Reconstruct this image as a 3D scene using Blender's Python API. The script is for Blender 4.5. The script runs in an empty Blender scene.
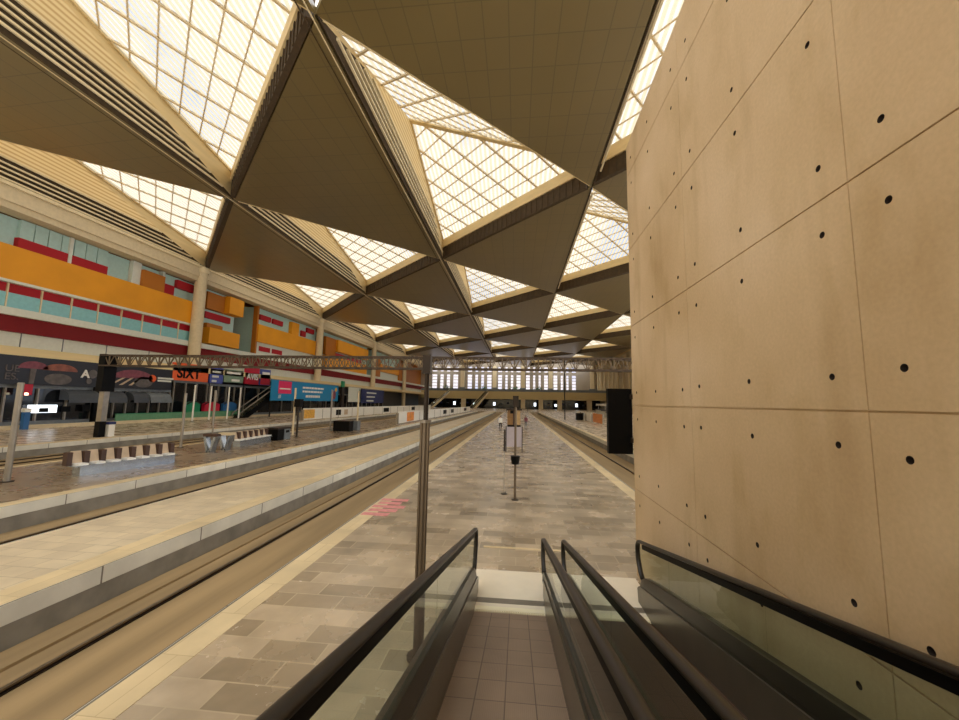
import bpy, bmesh, math, random
from mathutils import Vector, Matrix
random.seed(7)
C = bpy.context.scene.collection
SC = bpy.context.scene

# ------------------------------------------------------------------ camera
FPX = 384.15
YAW, PITCH, ROLL = 0.09825, 0.10956, 0.01803
cp, sp, cy, sy = math.cos(PITCH), math.sin(PITCH), math.cos(YAW), math.sin(YAW)
fw = Vector((-sy*cp, cy*cp, sp)); rt = Vector((cy, sy, 0)); up = rt.cross(fw)
r2 = rt*math.cos(ROLL) + up*math.sin(ROLL)
u2 = -rt*math.sin(ROLL) + up*math.cos(ROLL)
EYE = Vector((0, 0, 3.35))
cam = bpy.data.cameras.new('camera')
cam.sensor_width = 36.0; cam.lens = 36.0*FPX/959.0
cam.clip_start = 0.05; cam.clip_end = 2000
co = bpy.data.objects.new('camera', cam); C.objects.link(co)
co.matrix_world = Matrix(((r2.x, u2.x, -fw.x, EYE.x), (r2.y, u2.y, -fw.y, EYE.y), (r2.z, u2.z, -fw.z, EYE.z), (0, 0, 0, 1)))
SC.camera = co

def at(px, py, axis, val):
    """the place on a real plane (X, Y or Z = val) that a measured point of the photo belongs to"""
    d = r2*((px-479.5)/FPX) - u2*((py-360.0)/FPX) + fw
    t = (val-EYE[axis])/d[axis]
    return EYE + d*t

# ------------------------------------------------------------------ materials
def lin(c):
    return tuple(((v/255)/12.92 if v/255 <= .04045 else ((v/255+.055)/1.055)**2.4) for v in c)
def new_mat(name):
    m = bpy.data.materials.new(name); m.use_nodes = True
    nt = m.node_tree; b = nt.nodes['Principled BSDF']
    return m, nt, b
def N(nt, t, **kw):
    n = nt.nodes.new(t)
    for k, v in kw.items():
        if k in n.inputs: n.inputs[k].default_value = v
        else: setattr(n, k, v)
    return n
def noise_node(nt, scale, detail=4, stretch=(1, 1, 1)):
    tc = N(nt, 'ShaderNodeTexCoord'); mp = N(nt, 'ShaderNodeMapping'); mp.inputs['Scale'].default_value = stretch
    nt.links.new(tc.outputs['Object'], mp.inputs['Vector'])
    n = N(nt, 'ShaderNodeTexNoise', Scale=scale, Detail=detail)
    nt.links.new(mp.outputs[0], n.inputs['Vector'])
    return n
def ramp(nt, src, stops):
    r = N(nt, 'ShaderNodeValToRGB'); e = r.color_ramp.elements
    while len(e) < len(stops): e.new(.5)
    for el, (p, c) in zip(e, stops): el.position = p; el.color = (*c, 1)
    nt.links.new(src, r.inputs[0]); return r
def mat(name, rgb, rough=.6, metal=0., var=.12, scale=3., stretch=(1, 1, 1), emit=None, es=0.):
    m, nt, b = new_mat(name)
    c = lin(rgb)
    n = noise_node(nt, scale, 4, stretch)
    r = ramp(nt, n.outputs['Fac'], [(.3, tuple(v*(1-var) for v in c)), (.7, tuple(min(1, v*(1+var)) for v in c))])
    nt.links.new(r.outputs[0], b.inputs['Base Color'])
    b.inputs['Roughness'].default_value = rough; b.inputs['Metallic'].default_value = metal
    if emit:
        b.inputs['Emission Color'].default_value = (*lin(emit), 1); b.inputs['Emission Strength'].default_value = es
    return m
def mixc(nt, fac, a, b, mode='MIX'):
    n = N(nt, 'ShaderNodeMix', data_type='RGBA', blend_type=mode)
    for s, i in ((fac, 0), (a, 6), (b, 7)):
        if hasattr(s, 'is_output'): nt.links.new(s, n.inputs[i])
        else: n.inputs[i].default_value = s if i == 0 else (*s, 1)
    return n.outputs[2]

def tiles(name, c1, c2, grout, bw, rh, mort, rough=(.2, .5), spec=.5, ior=1.5, noise=.35, bump=.15, rot=0, streak=.0):
    m, nt, b = new_mat(name)
    tc = N(nt, 'ShaderNodeTexCoord'); mp = N(nt, 'ShaderNodeMapping'); mp.inputs['Rotation'].default_value = (0, 0, rot)
    nt.links.new(tc.outputs['Object'], mp.inputs['Vector'])
    br = N(nt, 'ShaderNodeTexBrick'); br.offset = .43; br.squash = 1.0
    br.inputs['Color1'].default_value = (*lin(c1), 1); br.inputs['Color2'].default_value = (*lin(c2), 1)
    br.inputs['Mortar'].default_value = (*lin(grout), 1)
    br.inputs['Scale'].default_value = 1; br.inputs['Brick Width'].default_value = bw; br.inputs['Row Height'].default_value = rh
    br.inputs['Mortar Size'].default_value = mort; br.inputs['Mortar Smooth'].default_value = .3
    nt.links.new(mp.outputs[0], br.inputs['Vector'])
    n = noise_node(nt, 1.3, 6); n2 = noise_node(nt, .13, 3)
    r1 = ramp(nt, n.outputs['Fac'], [(.3, (1-noise,)*3), (.7, (1+noise*.4,)*3)])
    r2_ = ramp(nt, n2.outputs['Fac'], [(.35, (1-noise*.6,)*3), (.65, (1.1,)*3)])
    c = mixc(nt, 1., br.outputs['Color'], r1.outputs[0], 'MULTIPLY'); c = mixc(nt, 1., c, r2_.outputs[0], 'MULTIPLY')
    nt.links.new(c, b.inputs['Base Color'])
    rr = N(nt, 'ShaderNodeMapRange'); rr.inputs['To Min'].default_value = rough[0]; rr.inputs['To Max'].default_value = rough[1]
    b.inputs['Specular IOR Level'].default_value = spec; b.inputs['IOR'].default_value = ior
    nt.links.new(n.outputs['Fac'], rr.inputs[0]); nt.links.new(rr.outputs[0], b.inputs['Roughness'])
    bp = N(nt, 'ShaderNodeBump', Strength=bump, Distance=.01)
    nt.links.new(n.outputs['Fac'], bp.inputs['Height']); nt.links.new(bp.outputs[0], b.inputs['Normal'])
    return m

M = {}
M['slate'] = tiles('slate_paving', (150, 131, 103), (206, 184, 152), (204, 184, 150), .85, .42, .012, (.18, .34), spec=1., ior=1.9, noise=.3, bump=.03)
M['pale_paving'] = tiles('pale_paving', (226, 208, 174), (214, 196, 164), (190, 172, 140), .6, .4, .01, (.3, .5), noise=.18)
M['brown_paving'] = tiles('brown_paving', (134, 114, 90), (150, 130, 104), (140, 120, 96), .8, .5, .01, (.2, .36), noise=.2, bump=.04)
M['concourse'] = tiles('concourse_paving', (192, 174, 148), (202, 184, 158), (172, 154, 128), .8, .8, .01, (.2, .35), noise=.15, bump=.03)
M['strip'] = tiles('edge_paving', (226, 204, 160), (214, 192, 150), (196, 172, 130), .45, 1.0, .006, (.4, .6), noise=.15)
M['coping'] = tiles('coping_concrete', (226, 222, 206), (214, 210, 196), (120, 112, 98), 2.4, 60, .02, (.6, .8), noise=.15, rot=math.pi/2)
M['riser'] = mat('riser_concrete', (134, 128, 116), .8, var=.25, scale=1.5)
M['bed'] = mat('track_bed', (156, 132, 94), .85, var=.28, scale=.9, stretch=(1.6, .12, 1))
M['rail'] = mat('rail_steel', (58, 44, 32), .45, .6)
M['rail_top'] = mat('rail_head', (120, 105, 85), .3, .8)
M['cream'] = mat('cream_render', (214, 196, 160), .7, var=.06)
M['cream_louvre'] = mat('cream_cladding', (226, 202, 150), .6, var=.08, scale=.6, stretch=(1, .2, 3))
M['white_bar'] = mat('pale_metal_bar', (226, 208, 168), .5, var=.05)
M['dark_trough'] = mat('dark_soffit_and_cavity', (70, 54, 32), .8, var=.2)
M['glaze_bar'] = mat('glazing_bar', (226, 206, 166), .5, var=.08)
M['truss'] = mat('truss_steel', (72, 58, 46), .5, .4)
M['truss_gold'] = mat('truss_bracing_steel', (108, 92, 72), .5, .4)
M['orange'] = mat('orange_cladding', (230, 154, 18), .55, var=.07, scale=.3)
M['orange_dark'] = mat('ochre_and_shaded_orange', (176, 104, 16), .6, var=.07, scale=.3)  # also paints the shaded sides of the orange bays darker
M['red'] = mat('red_cladding', (168, 4, 24), .65, var=.05)
M['dark_red'] = mat('dark_red_band', (118, 2, 12), .75, var=.05)
M['aqua_panel'] = mat('pale_aqua_panel', (176, 206, 200), .4, var=.05)
M['aqua_glass'] = mat('aqua_glass', (142, 196, 200), .12, var=.06)
M['white_panel'] = mat('white_panel', (214, 216, 204), .55, var=.05)
M['black_board'] = mat('black_hoarding', (22, 20, 24), .4, var=.1)
M['black'] = mat('black_matt', (6, 5, 5), .5, var=.02)
M['black'].node_tree.nodes['Principled BSDF'].inputs['Specular IOR Level'].default_value = .12
M['dark_glass'] = mat('dark_shop_glass', (24, 26, 30), .08, var=.2)
M['grey_metal'] = mat('grey_metal', (146, 138, 126), .4, .5)
M['board_white'] = mat('lilac_white_sheet', (172, 162, 166), .3, var=.06)
M['awning'] = mat('awning_grey', (70, 74, 80), .5, var=.1)
M['timber'] = mat('kiosk_timber', (150, 112, 66), .5, var=.2)
M['timber_pale'] = mat('kiosk_timber_pale', (190, 158, 112), .5, var=.15)
M['grey_panel'] = mat('grey_panel', (110, 116, 120), .45, var=.15)
M['steel'] = mat('brushed_steel', (160, 168, 178), .25, .8)
M['pole'] = mat('pole_bronze', (104, 90, 72), .35, .5, var=.05)
M['pole_dark'] = mat('pole_dark', (46, 36, 28), .4, .5)
M['orange_sign'] = mat('orange_sign', (232, 96, 40), .5, var=.04)
M['blue_sign'] = mat('blue_sign', (72, 84, 160), .5, var=.06)
M['green_sign'] = mat('pale_green_sign', (120, 142, 120), .5, var=.06)
M['avis_red'] = mat('red_sign', (184, 24, 52), .5, var=.05)
M['banner_blue'] = mat('blue_banner', (10, 128, 178), .55, var=.05)
M['navy'] = mat('navy_banner', (22, 36, 92), .55, var=.08)
M['pink'] = mat('pink_print', (226, 40, 96), .5, var=.05)
M['white'] = mat('white_paint', (236, 232, 222), .5, var=.02)
M['green'] = mat('green_paint', (24, 128, 84), .5, var=.08)
M['green_pale'] = mat('pale_green_paint', (96, 146, 110), .55, var=.1)
M['crimson'] = mat('crimson_paint', (190, 18, 50), .5, var=.05)
M['blue'] = mat('blue_paint', (40, 96, 150), .5, var=.06)
M['bench'] = mat('bench_concrete', (196, 172, 142), .7, var=.1)
M['bench_dark'] = mat('bench_dark_brown', (70, 46, 34), .6)
M['mezz'] = mat('mezzanine_fascia', (194, 172, 122), .6, var=.08)
M['wall_end'] = mat('end_wall_render', (164, 152, 136), .75, var=.1, scale=.15)
M['rubber'] = mat('handrail_rubber', (30, 22, 15), .35, var=.05)
M['deck'] = mat('balustrade_deck', (42, 39, 30), .32, .2, var=.12, scale=2.)
M['skirt'] = mat('skirt_metal', (104, 97, 82), .28, .5, var=.1)
M['landing'] = mat('landing_plate', (240, 228, 204), .35, .0, var=.04)
M['comb'] = mat('comb_metal', (252, 242, 208), .3, .1, var=.03)
M['pink_tape'] = mat('pink_floor_print', (214, 140, 136), .6, var=.2, scale=8)
M['lamp'] = mat('lit_panel', (240, 244, 250), .5, emit=(235, 245, 255), es=2.2)
M['lamp_warm'] = mat('lit_lamp', (255, 240, 200), .5, emit=(255, 240, 200), es=6.)
M['skin'] = mat('skin', (196, 150, 120), .6)
M['hair'] = mat('hair', (40, 28, 20), .7)
M['print_pink'] = mat('mushroom_print_pink', (126, 62, 74), .5, var=.3, scale=2)
M['print_brown'] = mat('mushroom_print_brown', (138, 78, 60), .5, var=.3, scale=2)
M['print_grey'] = mat('mushroom_print_grey', (92, 84, 80), .5, var=.3, scale=2)
M['yellow_poster'] = mat('yellow_poster', (226, 170, 70), .5, var=.2, scale=3)
M['orange_poster'] = mat('orange_poster', (226, 140, 60), .5, var=.2, scale=3)

def concrete():
    m, nt, b = new_mat('board_marked_concrete')
    base = lin((206, 180, 142)); dk = lin((192, 164, 124)); lt = lin((216, 192, 158))
    n1 = noise_node(nt, .55, 5); n2 = noise_node(nt, 2.2, 6, (1, .9, .45)); n3 = noise_node(nt, 30, 3); n4 = noise_node(nt, .8, 3, (1, 2.2, .3))
    a = ramp(nt, n1.outputs['Fac'], [(.3, dk), (.5, base), (.72, lt)])
    s = ramp(nt, n2.outputs['Fac'], [(.28, (.88, .85, .78)), (.46, (1, 1, 1)), (.8, (1.03, 1.03, 1.05))])
    g = ramp(nt, n3.outputs['Fac'], [(.3, (.94, .94, .94)), (.7, (1.04, 1.04, 1.04))])
    d = ramp(nt, n4.outputs['Fac'], [(.3, (.80, .76, .68)), (.42, (1, 1, 1)), (1, (1, 1, 1))])
    c = mixc(nt, 1., a.outputs[0], s.outputs[0], 'MULTIPLY'); c = mixc(nt, 1., c, g.outputs[0], 'MULTIPLY'); c = mixc(nt, .65, c, d.outputs[0], 'MULTIPLY')
    nt.links.new(c, b.inputs['Base Color']); b.inputs['Roughness'].default_value = .62
    bp = N(nt, 'ShaderNodeBump', Strength=.12, Distance=.01)
    nt.links.new(n2.outputs['Fac'], bp.inputs['Height']); nt.links.new(bp.outputs[0], b.inputs['Normal'])
    return m
M['concrete'] = concrete()
M['hole'] = mat('tie_hole_shade', (40, 28, 18), .8)  # dark hole walls; the shade of their depth is put into the colour

def plate_mat():
    m, nt, b = new_mat('ceiling_panels')
    tc = N(nt, 'ShaderNodeTexCoord')
    br = N(nt, 'ShaderNodeTexBrick'); br.offset = 0
    br.inputs['Color1'].default_value = (*lin((114, 97, 56)), 1); br.inputs['Color2'].default_value = (*lin((110, 94, 54)), 1)
    br.inputs['Mortar'].default_value = (*lin((88, 74, 40)), 1)
    for k, v in (('Scale', 1), ('Brick Width', 1.55), ('Row Height', 2.35), ('Mortar Size', .035)): br.inputs[k].default_value = v
    nt.links.new(tc.outputs['Object'], br.inputs['Vector'])
    n = noise_node(nt, .12, 4)
    r = ramp(nt, n.outputs['Fac'], [(.3, (.88, .88, .88)), (.7, (1.06, 1.06, 1.06))])
    nt.links.new(mixc(nt, 1., br.outputs['Color'], r.outputs[0], 'MULTIPLY'), b.inputs['Base Color'])
    b.inputs['Roughness'].default_value = .31; b.inputs['IOR'].default_value = 1.75; b.inputs['Specular IOR Level'].default_value = .8
    return m
M['plate'] = plate_mat()

def pane_mat(name, tint, clear, gloss=.08, stripes=0.):
    """thin pane: mostly see-through, a little mirror, optional translucent printed lines"""
    m, nt, b = new_mat(name); nt.nodes.remove(b)
    out = nt.nodes['Material Output']
    tr = N(nt, 'ShaderNodeBsdfTransparent'); tr.inputs[0].default_value = (*tint, 1)
    tl = N(nt, 'ShaderNodeBsdfTranslucent'); tl.inputs[0].default_value = (.64, .58, .47, 1)
    gl = N(nt, 'ShaderNodeBsdfGlossy'); gl.inputs['Roughness'].default_value = .02
    mx = N(nt, 'ShaderNodeMixShader'); mx.inputs[0].default_value = 1-clear
    if stripes:
        tc = N(nt, 'ShaderNodeTexCoord'); w = N(nt, 'ShaderNodeTexWave', Scale=stripes, Distortion=.0); w.bands_direction = 'X'
        nt.links.new(tc.outputs['Object'], w.inputs['Vector'])
        r = N(nt, 'ShaderNodeMapRange'); r.inputs['From Min'].default_value = .4; r.inputs['From Max'].default_value = .6
        r.inputs['To Min'].default_value = 1-clear-.25; r.inputs['To Max'].default_value = min(1., 1-clear+.45)
        nt.links.new(w.outputs['Fac'], r.inputs[0]); nt.links.new(r.outputs[0], mx.inputs[0])
    nt.links.new(tr.outputs[0], mx.inputs[1]); nt.links.new(tl.outputs[0], mx.inputs[2])
    fr = N(nt, 'ShaderNodeFresnel', IOR=1.5); m2 = N(nt, 'ShaderNodeMixShader')
    if gloss > 0:
        ge = N(nt, 'ShaderNodeNewGeometry'); sb = N(nt, 'ShaderNodeMath', operation='SUBTRACT'); sb.inputs[0].default_value = 1; nt.links.new(ge.outputs['Backfacing'], sb.inputs[1])
        ml = N(nt, 'ShaderNodeMath', operation='MULTIPLY'); nt.links.new(fr.outputs[0], ml.inputs[0]); nt.links.new(sb.outputs[0], ml.inputs[1])
        nt.links.new(ml.outputs[0], m2.inputs[0])
    else: m2.inputs[0].default_value = 0
    nt.links.new(mx.outputs[0], m2.inputs[1]); nt.links.new(gl.outputs[0], m2.inputs[2])
    nt.links.new(m2.outputs[0], out.inputs['Surface'])
    return m
M['roof_glass'] = pane_mat('roof_glass', (.62, .62, .62), .55, 0, stripes=.6)
def gable_mat():
    m, nt, b = new_mat('gable_cladding'); out = nt.nodes['Material Output']
    tc = N(nt, 'ShaderNodeTexCoord'); w_ = N(nt, 'ShaderNodeTexWave', Scale=.75); w_.bands_direction = 'Z'
    nt.links.new(tc.outputs['Object'], w_.inputs['Vector'])
    r = ramp(nt, w_.outputs['Fac'], [(.25, lin((206, 184, 142))), (.5, lin((236, 222, 188)))])
    nt.links.new(r.outputs[0], b.inputs['Base Color']); b.inputs['Roughness'].default_value = .6
    tl = N(nt, 'ShaderNodeBsdfTranslucent'); nt.links.new(r.outputs[0], tl.inputs[0])
    mx = N(nt, 'ShaderNodeMixShader'); mx.inputs[0].default_value = .55
    nt.links.new(b.outputs[0], mx.inputs[1]); nt.links.new(tl.outputs[0], mx.inputs[2]); nt.links.new(mx.outputs[0], out.inputs['Surface'])
    return m
M['gable'] = gable_mat()
M['window_glass'] = pane_mat('window_glass', (.60, .60, .66), .85, 0)
M['added_side_glass'] = pane_mat('added_side_glass', (.97, .97, .97), .95, 0)
M['balustrade_glass'] = pane_mat('balustrade_glass', (.89, .94, .90), .985, .1)
M['info_glass'] = pane_mat('info_glass', (.9, .9, .96), .35, .1)

def belt_mat(name, rgb, line):
    m, nt, b = new_mat(name)
    tc = N(nt, 'ShaderNodeTexCoord'); br = N(nt, 'ShaderNodeTexBrick'); br.offset = 0
    br.inputs['Color1'].default_value = (*lin(rgb), 1); br.inputs['Color2'].default_value = (*lin(tuple(v*.95 for v in rgb)), 1)
    br.inputs['Mortar'].default_value = (*lin(line), 1)
    for k, v in (('Scale', 1), ('Brick Width', .285), ('Row Height', .40), ('Mortar Size', .007), ('Mortar Smooth', .5)): br.inputs[k].default_value = v
    mp = N(nt, 'ShaderNodeMapping'); mp.inputs['Location'].default_value = (.0, .1, 0)
    nt.links.new(tc.outputs['Object'], mp.inputs[0]); nt.links.new(mp.outputs[0], br.inputs['Vector'])
    w = N(nt, 'ShaderNodeTexWave', Scale=18.); w.bands_direction = 'X'
    nt.links.new(tc.outputs['Object'], w.inputs['Vector'])
    n = noise_node(nt, 1.4, 4)
    r = ramp(nt, n.outputs['Fac'], [(.3, (.85,)*3), (.7, (1.1,)*3)])
    nt.links.new(mixc(nt, 1., br.outputs['Color'], r.outputs[0], 'MULTIPLY'), b.inputs['Base Color'])
    bp = N(nt, 'ShaderNodeBump', Strength=.3, Distance=.004)
    nt.links.new(w.outputs['Fac'], bp.inputs['Height']); nt.links.new(bp.outputs[0], b.inputs['Normal'])
    b.inputs['Roughness'].default_value = .5; b.inputs['Metallic'].default_value = .1
    return m
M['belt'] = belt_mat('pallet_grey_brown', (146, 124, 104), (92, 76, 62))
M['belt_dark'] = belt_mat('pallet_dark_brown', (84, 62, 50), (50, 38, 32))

# ------------------------------------------------------------------ mesh building
class MB:
    def __init__(s): s.v = []; s.f = []
    def add(s, vs, fs):
        o = len(s.v); s.v += [Vector(v) for v in vs]; s.f += [tuple(i+o for i in f) for f in fs]; return s
    def box(s, x0, x1, y0, y1, z0, z1):
        return s.add([(x0, y0, z0), (x1, y0, z0), (x1, y1, z0), (x0, y1, z0), (x0, y0, z1), (x1, y0, z1), (x1, y1, z1), (x0, y1, z1)],
                     [(0, 3, 2, 1), (4, 5, 6, 7), (0, 1, 5, 4), (1, 2, 6, 5), (2, 3, 7, 6), (3, 0, 4, 7)])
    def bar(s, a, b, w, h=None, w2=None, upv=(0, 0, 1)):
        a = Vector(a); b = Vector(b); h = h or w; d = (b-a).normalized()
        u = Vector(upv)
        if abs(d.dot(u)) > .98: u = Vector((1, 0, 0))
        sd = d.cross(u).normalized(); u = sd.cross(d).normalized(); w2 = w2 or w
        vs = []
        for p, ww in ((a, w), (b, w2)):
            vs += [p - sd*ww/2 - u*h/2, p + sd*ww/2 - u*h/2, p + sd*ww/2 + u*h/2, p - sd*ww/2 + u*h/2]
        return s.add(vs, [(0, 3, 2, 1), (4, 5, 6, 7), (0, 1, 5, 4), (1, 2, 6, 5), (2, 3, 7, 6), (3, 0, 4, 7)])
    def tube(s, pts, rad, n=10, closed=True):
        pts = [Vector(p) for p in pts]
        rads = rad if isinstance(rad, (list, tuple)) else [rad]*len(pts)
        vs = []; fs = []
        ref = None
        for i, p in enumerate(pts):
            d = (pts[min(i+1, len(pts)-1)] - pts[max(i-1, 0)]).normalized()
            if ref is None: ref = Vector((1, 0, 0)) if abs(d.x) < .9 else Vector((0, 1, 0))
            a = (ref - d*ref.dot(d)).normalized(); ref = a; b = d.cross(a)
            for k in range(n):
                t = 2*math.pi*k/n; vs.append(p + a*math.cos(t)*rads[i] + b*math.sin(t)*rads[i])
        for i in range(len(pts)-1):
            for k in range(n):
                fs.append((i*n+k, i*n+(k+1) % n, (i+1)*n+(k+1) % n, (i+1)*n+k))
        if closed:
            fs.append(tuple(range(n-1, -1, -1))); fs.append(tuple(range((len(pts)-1)*n, len(pts)*n)))
        return s.add(vs, fs)
    def cyl(s, x, y, z0, z1, r, r1=None, n=14): return s.tube([(x, y, z0), (x, y, z1)], [r, r if r1 is None else r1], n)
    def slab(s, poly, vec):
        """solid between a polygon and its copy moved by vec"""
        n = len(poly); vec = Vector(vec); a = [Vector(p) for p in poly]; b = [p+vec for p in a]
        nrm = (a[1]-a[0]).cross(a[2]-a[0])
        if nrm.dot(vec) > 0: a.reverse(); b.reverse()
        return s.add(a+b, [tuple(range(n)), tuple(range(2*n-1, n-1, -1))] + [((i+1) % n, i, n+i, n+(i+1) % n) for i in range(n)])
    def build(s, name, m, parent=None, smooth=False, origin=None):
        if parent is not None: o0 = parent_origin(parent)
        elif origin is not None: o0 = Vector(origin)
        else:
            xs = [v.x for v in s.v]; ys = [v.y for v in s.v]; zs = [v.z for v in s.v]
            o0 = Vector(((min(xs)+max(xs))/2, (min(ys)+max(ys))/2, min(zs)))
        me = bpy.data.meshes.new(name); me.from_pydata([v-o0 for v in s.v], [], s.f); me.update()
        bm = bmesh.new(); bm.from_mesh(me); bmesh.ops.recalc_face_normals(bm, faces=bm.faces); bm.to_mesh(me); bm.free()
        if m is not None: me.materials.append(M[m] if isinstance(m, str) else m)
        if smooth:
            for p in me.polygons: p.use_smooth = True
        o = bpy.data.objects.new(name, me); C.objects.link(o)
        if parent is not None: o.parent = parent
        else: o.location = o0
        return o
def parent_origin(o):
    v = Vector(o.location)
    while o.parent: o = o.parent; v += Vector(o.location)
    return v
def thing(name, label, cat, loc=(0, 0, 0), group=None):
    o = bpy.data.objects.new(name, None); C.objects.link(o); o.location = loc; o.empty_display_size = .2
    tag(o, label, cat, group); return o
def tag(o, label, cat, group=None, kind=None):
    if label: o['label'] = label
    if cat: o['category'] = cat
    if group: o['group'] = group
    if kind: o['kind'] = kind
    return o
def struct(name, mb, m, label=None, cat=None, **k):
    o = mb.build(name, m, **k); o['kind'] = 'structure'
    return tag(o, label, cat)
def box(*a): return MB().box(*a)
def dup(root, loc, label=None):
    r = root.copy(); C.objects.link(r); r.location = loc
    if label: r['label'] = label
    for ch in list(root.children):
        c = ch.copy(); C.objects.link(c); c.parent = r
        for g in list(ch.children):
            d = g.copy(); C.objects.link(d); d.parent = c
    return r
def letters(txt, x, y0, z0, size, m, parent, depth=.06, axis='X', bold=0., name='lettering'):
    """raised lettering on a wall that faces +X, reading towards +Y"""
    cu = bpy.data.curves.new(name, 'FONT'); cu.body = txt; cu.size = size; cu.extrude = depth/2; cu.offset = bold
    o = bpy.data.objects.new(name, cu); C.objects.link(o)
    dg = bpy.context.evaluated_depsgraph_get(); me = bpy.data.meshes.new_from_object(o.evaluated_get(dg))
    bpy.data.objects.remove(o); bpy.data.curves.remove(cu)
    mb = MB()
    for v in me.vertices: mb.v.append(Vector((x + v.co.z, y0 + v.co.x, z0 + v.co.y)))
    mb.f = [tuple(p.vertices) for p in me.polygons]
    bpy.data.meshes.remove(me)
    return mb.build(name, m, parent)

# ------------------------------------------------------------------ world and view
w = bpy.data.worlds.new('sky'); SC.world = w; w.use_nodes = True
nt = w.node_tree; bg = nt.nodes['Background']
tc = N(nt, 'ShaderNodeTexCoord'); nz = N(nt, 'ShaderNodeTexNoise', Scale=3.2, Detail=5.)
nt.links.new(tc.outputs['Generated'], nz.inputs['Vector'])
cr = ramp(nt, nz.outputs['Fac'], [(.40, (.34, .50, .78)), (.50, (1., .94, .84))])
nt.links.new(cr.outputs[0], bg.inputs['Color']); bg.inputs['Strength'].default_value = 3.4
SC.view_settings.view_transform = 'Standard'; SC.view_settings.look = 'None'
SC.view_settings.exposure = 0.0; SC.view_settings.gamma = 1.0; SC.view_settings.use_curve_mapping = False

# ------------------------------------------------------------------ floors, platforms and tracks
YE = 150.
def platform(name, x0, x1, m, riser_sides, strips=()):
    struct(name, box(x0, x1, -8, YE, -1.0, 0.), m)
    for sx in riser_sides:
        x = x0 if sx < 0 else x1
        struct('trim_1', MB().box(min(x, x+sx*.05), max(x, x+sx*.05), -8, YE, -.32, .0), 'coping')
        struct('trim_2', MB().box(min(x, x+sx*.03), max(x, x+sx*.03), -8, YE, -1.0, -.32), 'riser')
platform('floor', -4.6, 4.6, 'slate', (-1, 1))
platform('platform', -11.4, -8.15, 'pale_paving', (-1, 1))
platform('platform', -23.3, -15.2, 'brown_paving', (-1, 1))
platform('platform', -53, -32.2, 'concourse', (1,))
platform('platform', 8.15, 48, 'concourse', (-1,))
struct('floor_concourse', box(-64, 60, YE, 256, -1, 0), 'concourse')
for x0, x1 in ((-8.15, -4.6), (-15.2, -11.4), (-32.2, -23.3), (4.6, 8.15)):
    struct('track_bed', box(x0-.02, x1+.02, -8, YE, -1.1, -.77), 'bed')
for x0 in (-4.6, 4.15):
    struct('trim_3', box(x0, x0+.45, -8, YE, -.01, .006), 'strip')
struct('trim_3', box(-23.3, -22.95, -8, YE, -.01, .006), 'strip')
struct('trim_3', box(-15.7, -15.2, -8, YE, -.01, .006), 'strip')
struct('trim_3', box(-8.75, -8.15, -8, YE, -.01, .006), 'strip')
struct('trim_3', box(8.15, 8.6, -8, YE, -.01, .006), 'strip')
struct('trim_3', box(-33., -32.2, -8, YE, -.01, .006), 'strip')
struct('trim_3', box(-.75, 1.3, 9.32, 9.42, -.01, .006), 'strip')
# cable ledge at the foot of the pale platform
struct('trim_4', box(-8.1, -7.6, -8, YE, -.78, -.72), 'bed')
def rail(x, label):
    t = thing('rail', label, 'rail', (x, -8, -.775), 'running rails of the station tracks')
    MB().box(x-.06, x+.06, -8, YE, -.775, -.755).box(x-.012, x+.012, -8, YE, -.755, -.72).build('rail_web', 'rail', t)
    MB().box(x-.034, x+.034, -8, YE, -.72, -.695).build('rail_head', 'rail_top', t)
for x, lb in ((-7.05, 'dark steel rail in the near left track beside the pale platform'),
              (-5.6, 'steel rail under the lip of the main slate platform, left side'),
              (-14.05, 'steel rail of the second track on the side of the bench platform'),
              (-12.6, 'steel rail of the second track on the side of the pale platform'),
              (-31.0, 'farthest left rail, below the concourse edge'), (-29.5, 'second rail in from the concourse edge'),
              (-26.4, 'third rail in from the concourse edge'), (-24.9, 'rail below the far edge of the bench platform'),
              (5.6, 'steel rail under the lip of the main slate platform, right side'),
              (7.05, 'steel rail in the right track beside the right platform edge')):
    rail(x, lb)
g = at(378, 507, 2, 0)
mb = MB()
for i in range(5):
    a = g.y - .9 + i*.42
    mb.box(-4.55 + .05*(i % 2), -3.75 + .12*(i % 3), a, a+.28, -.002, .009)
tag(mb.build('floor_sticker', 'pink_tape'), 'faded pink sticker on the pale edge strip of the main platform', 'sticker')

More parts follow.
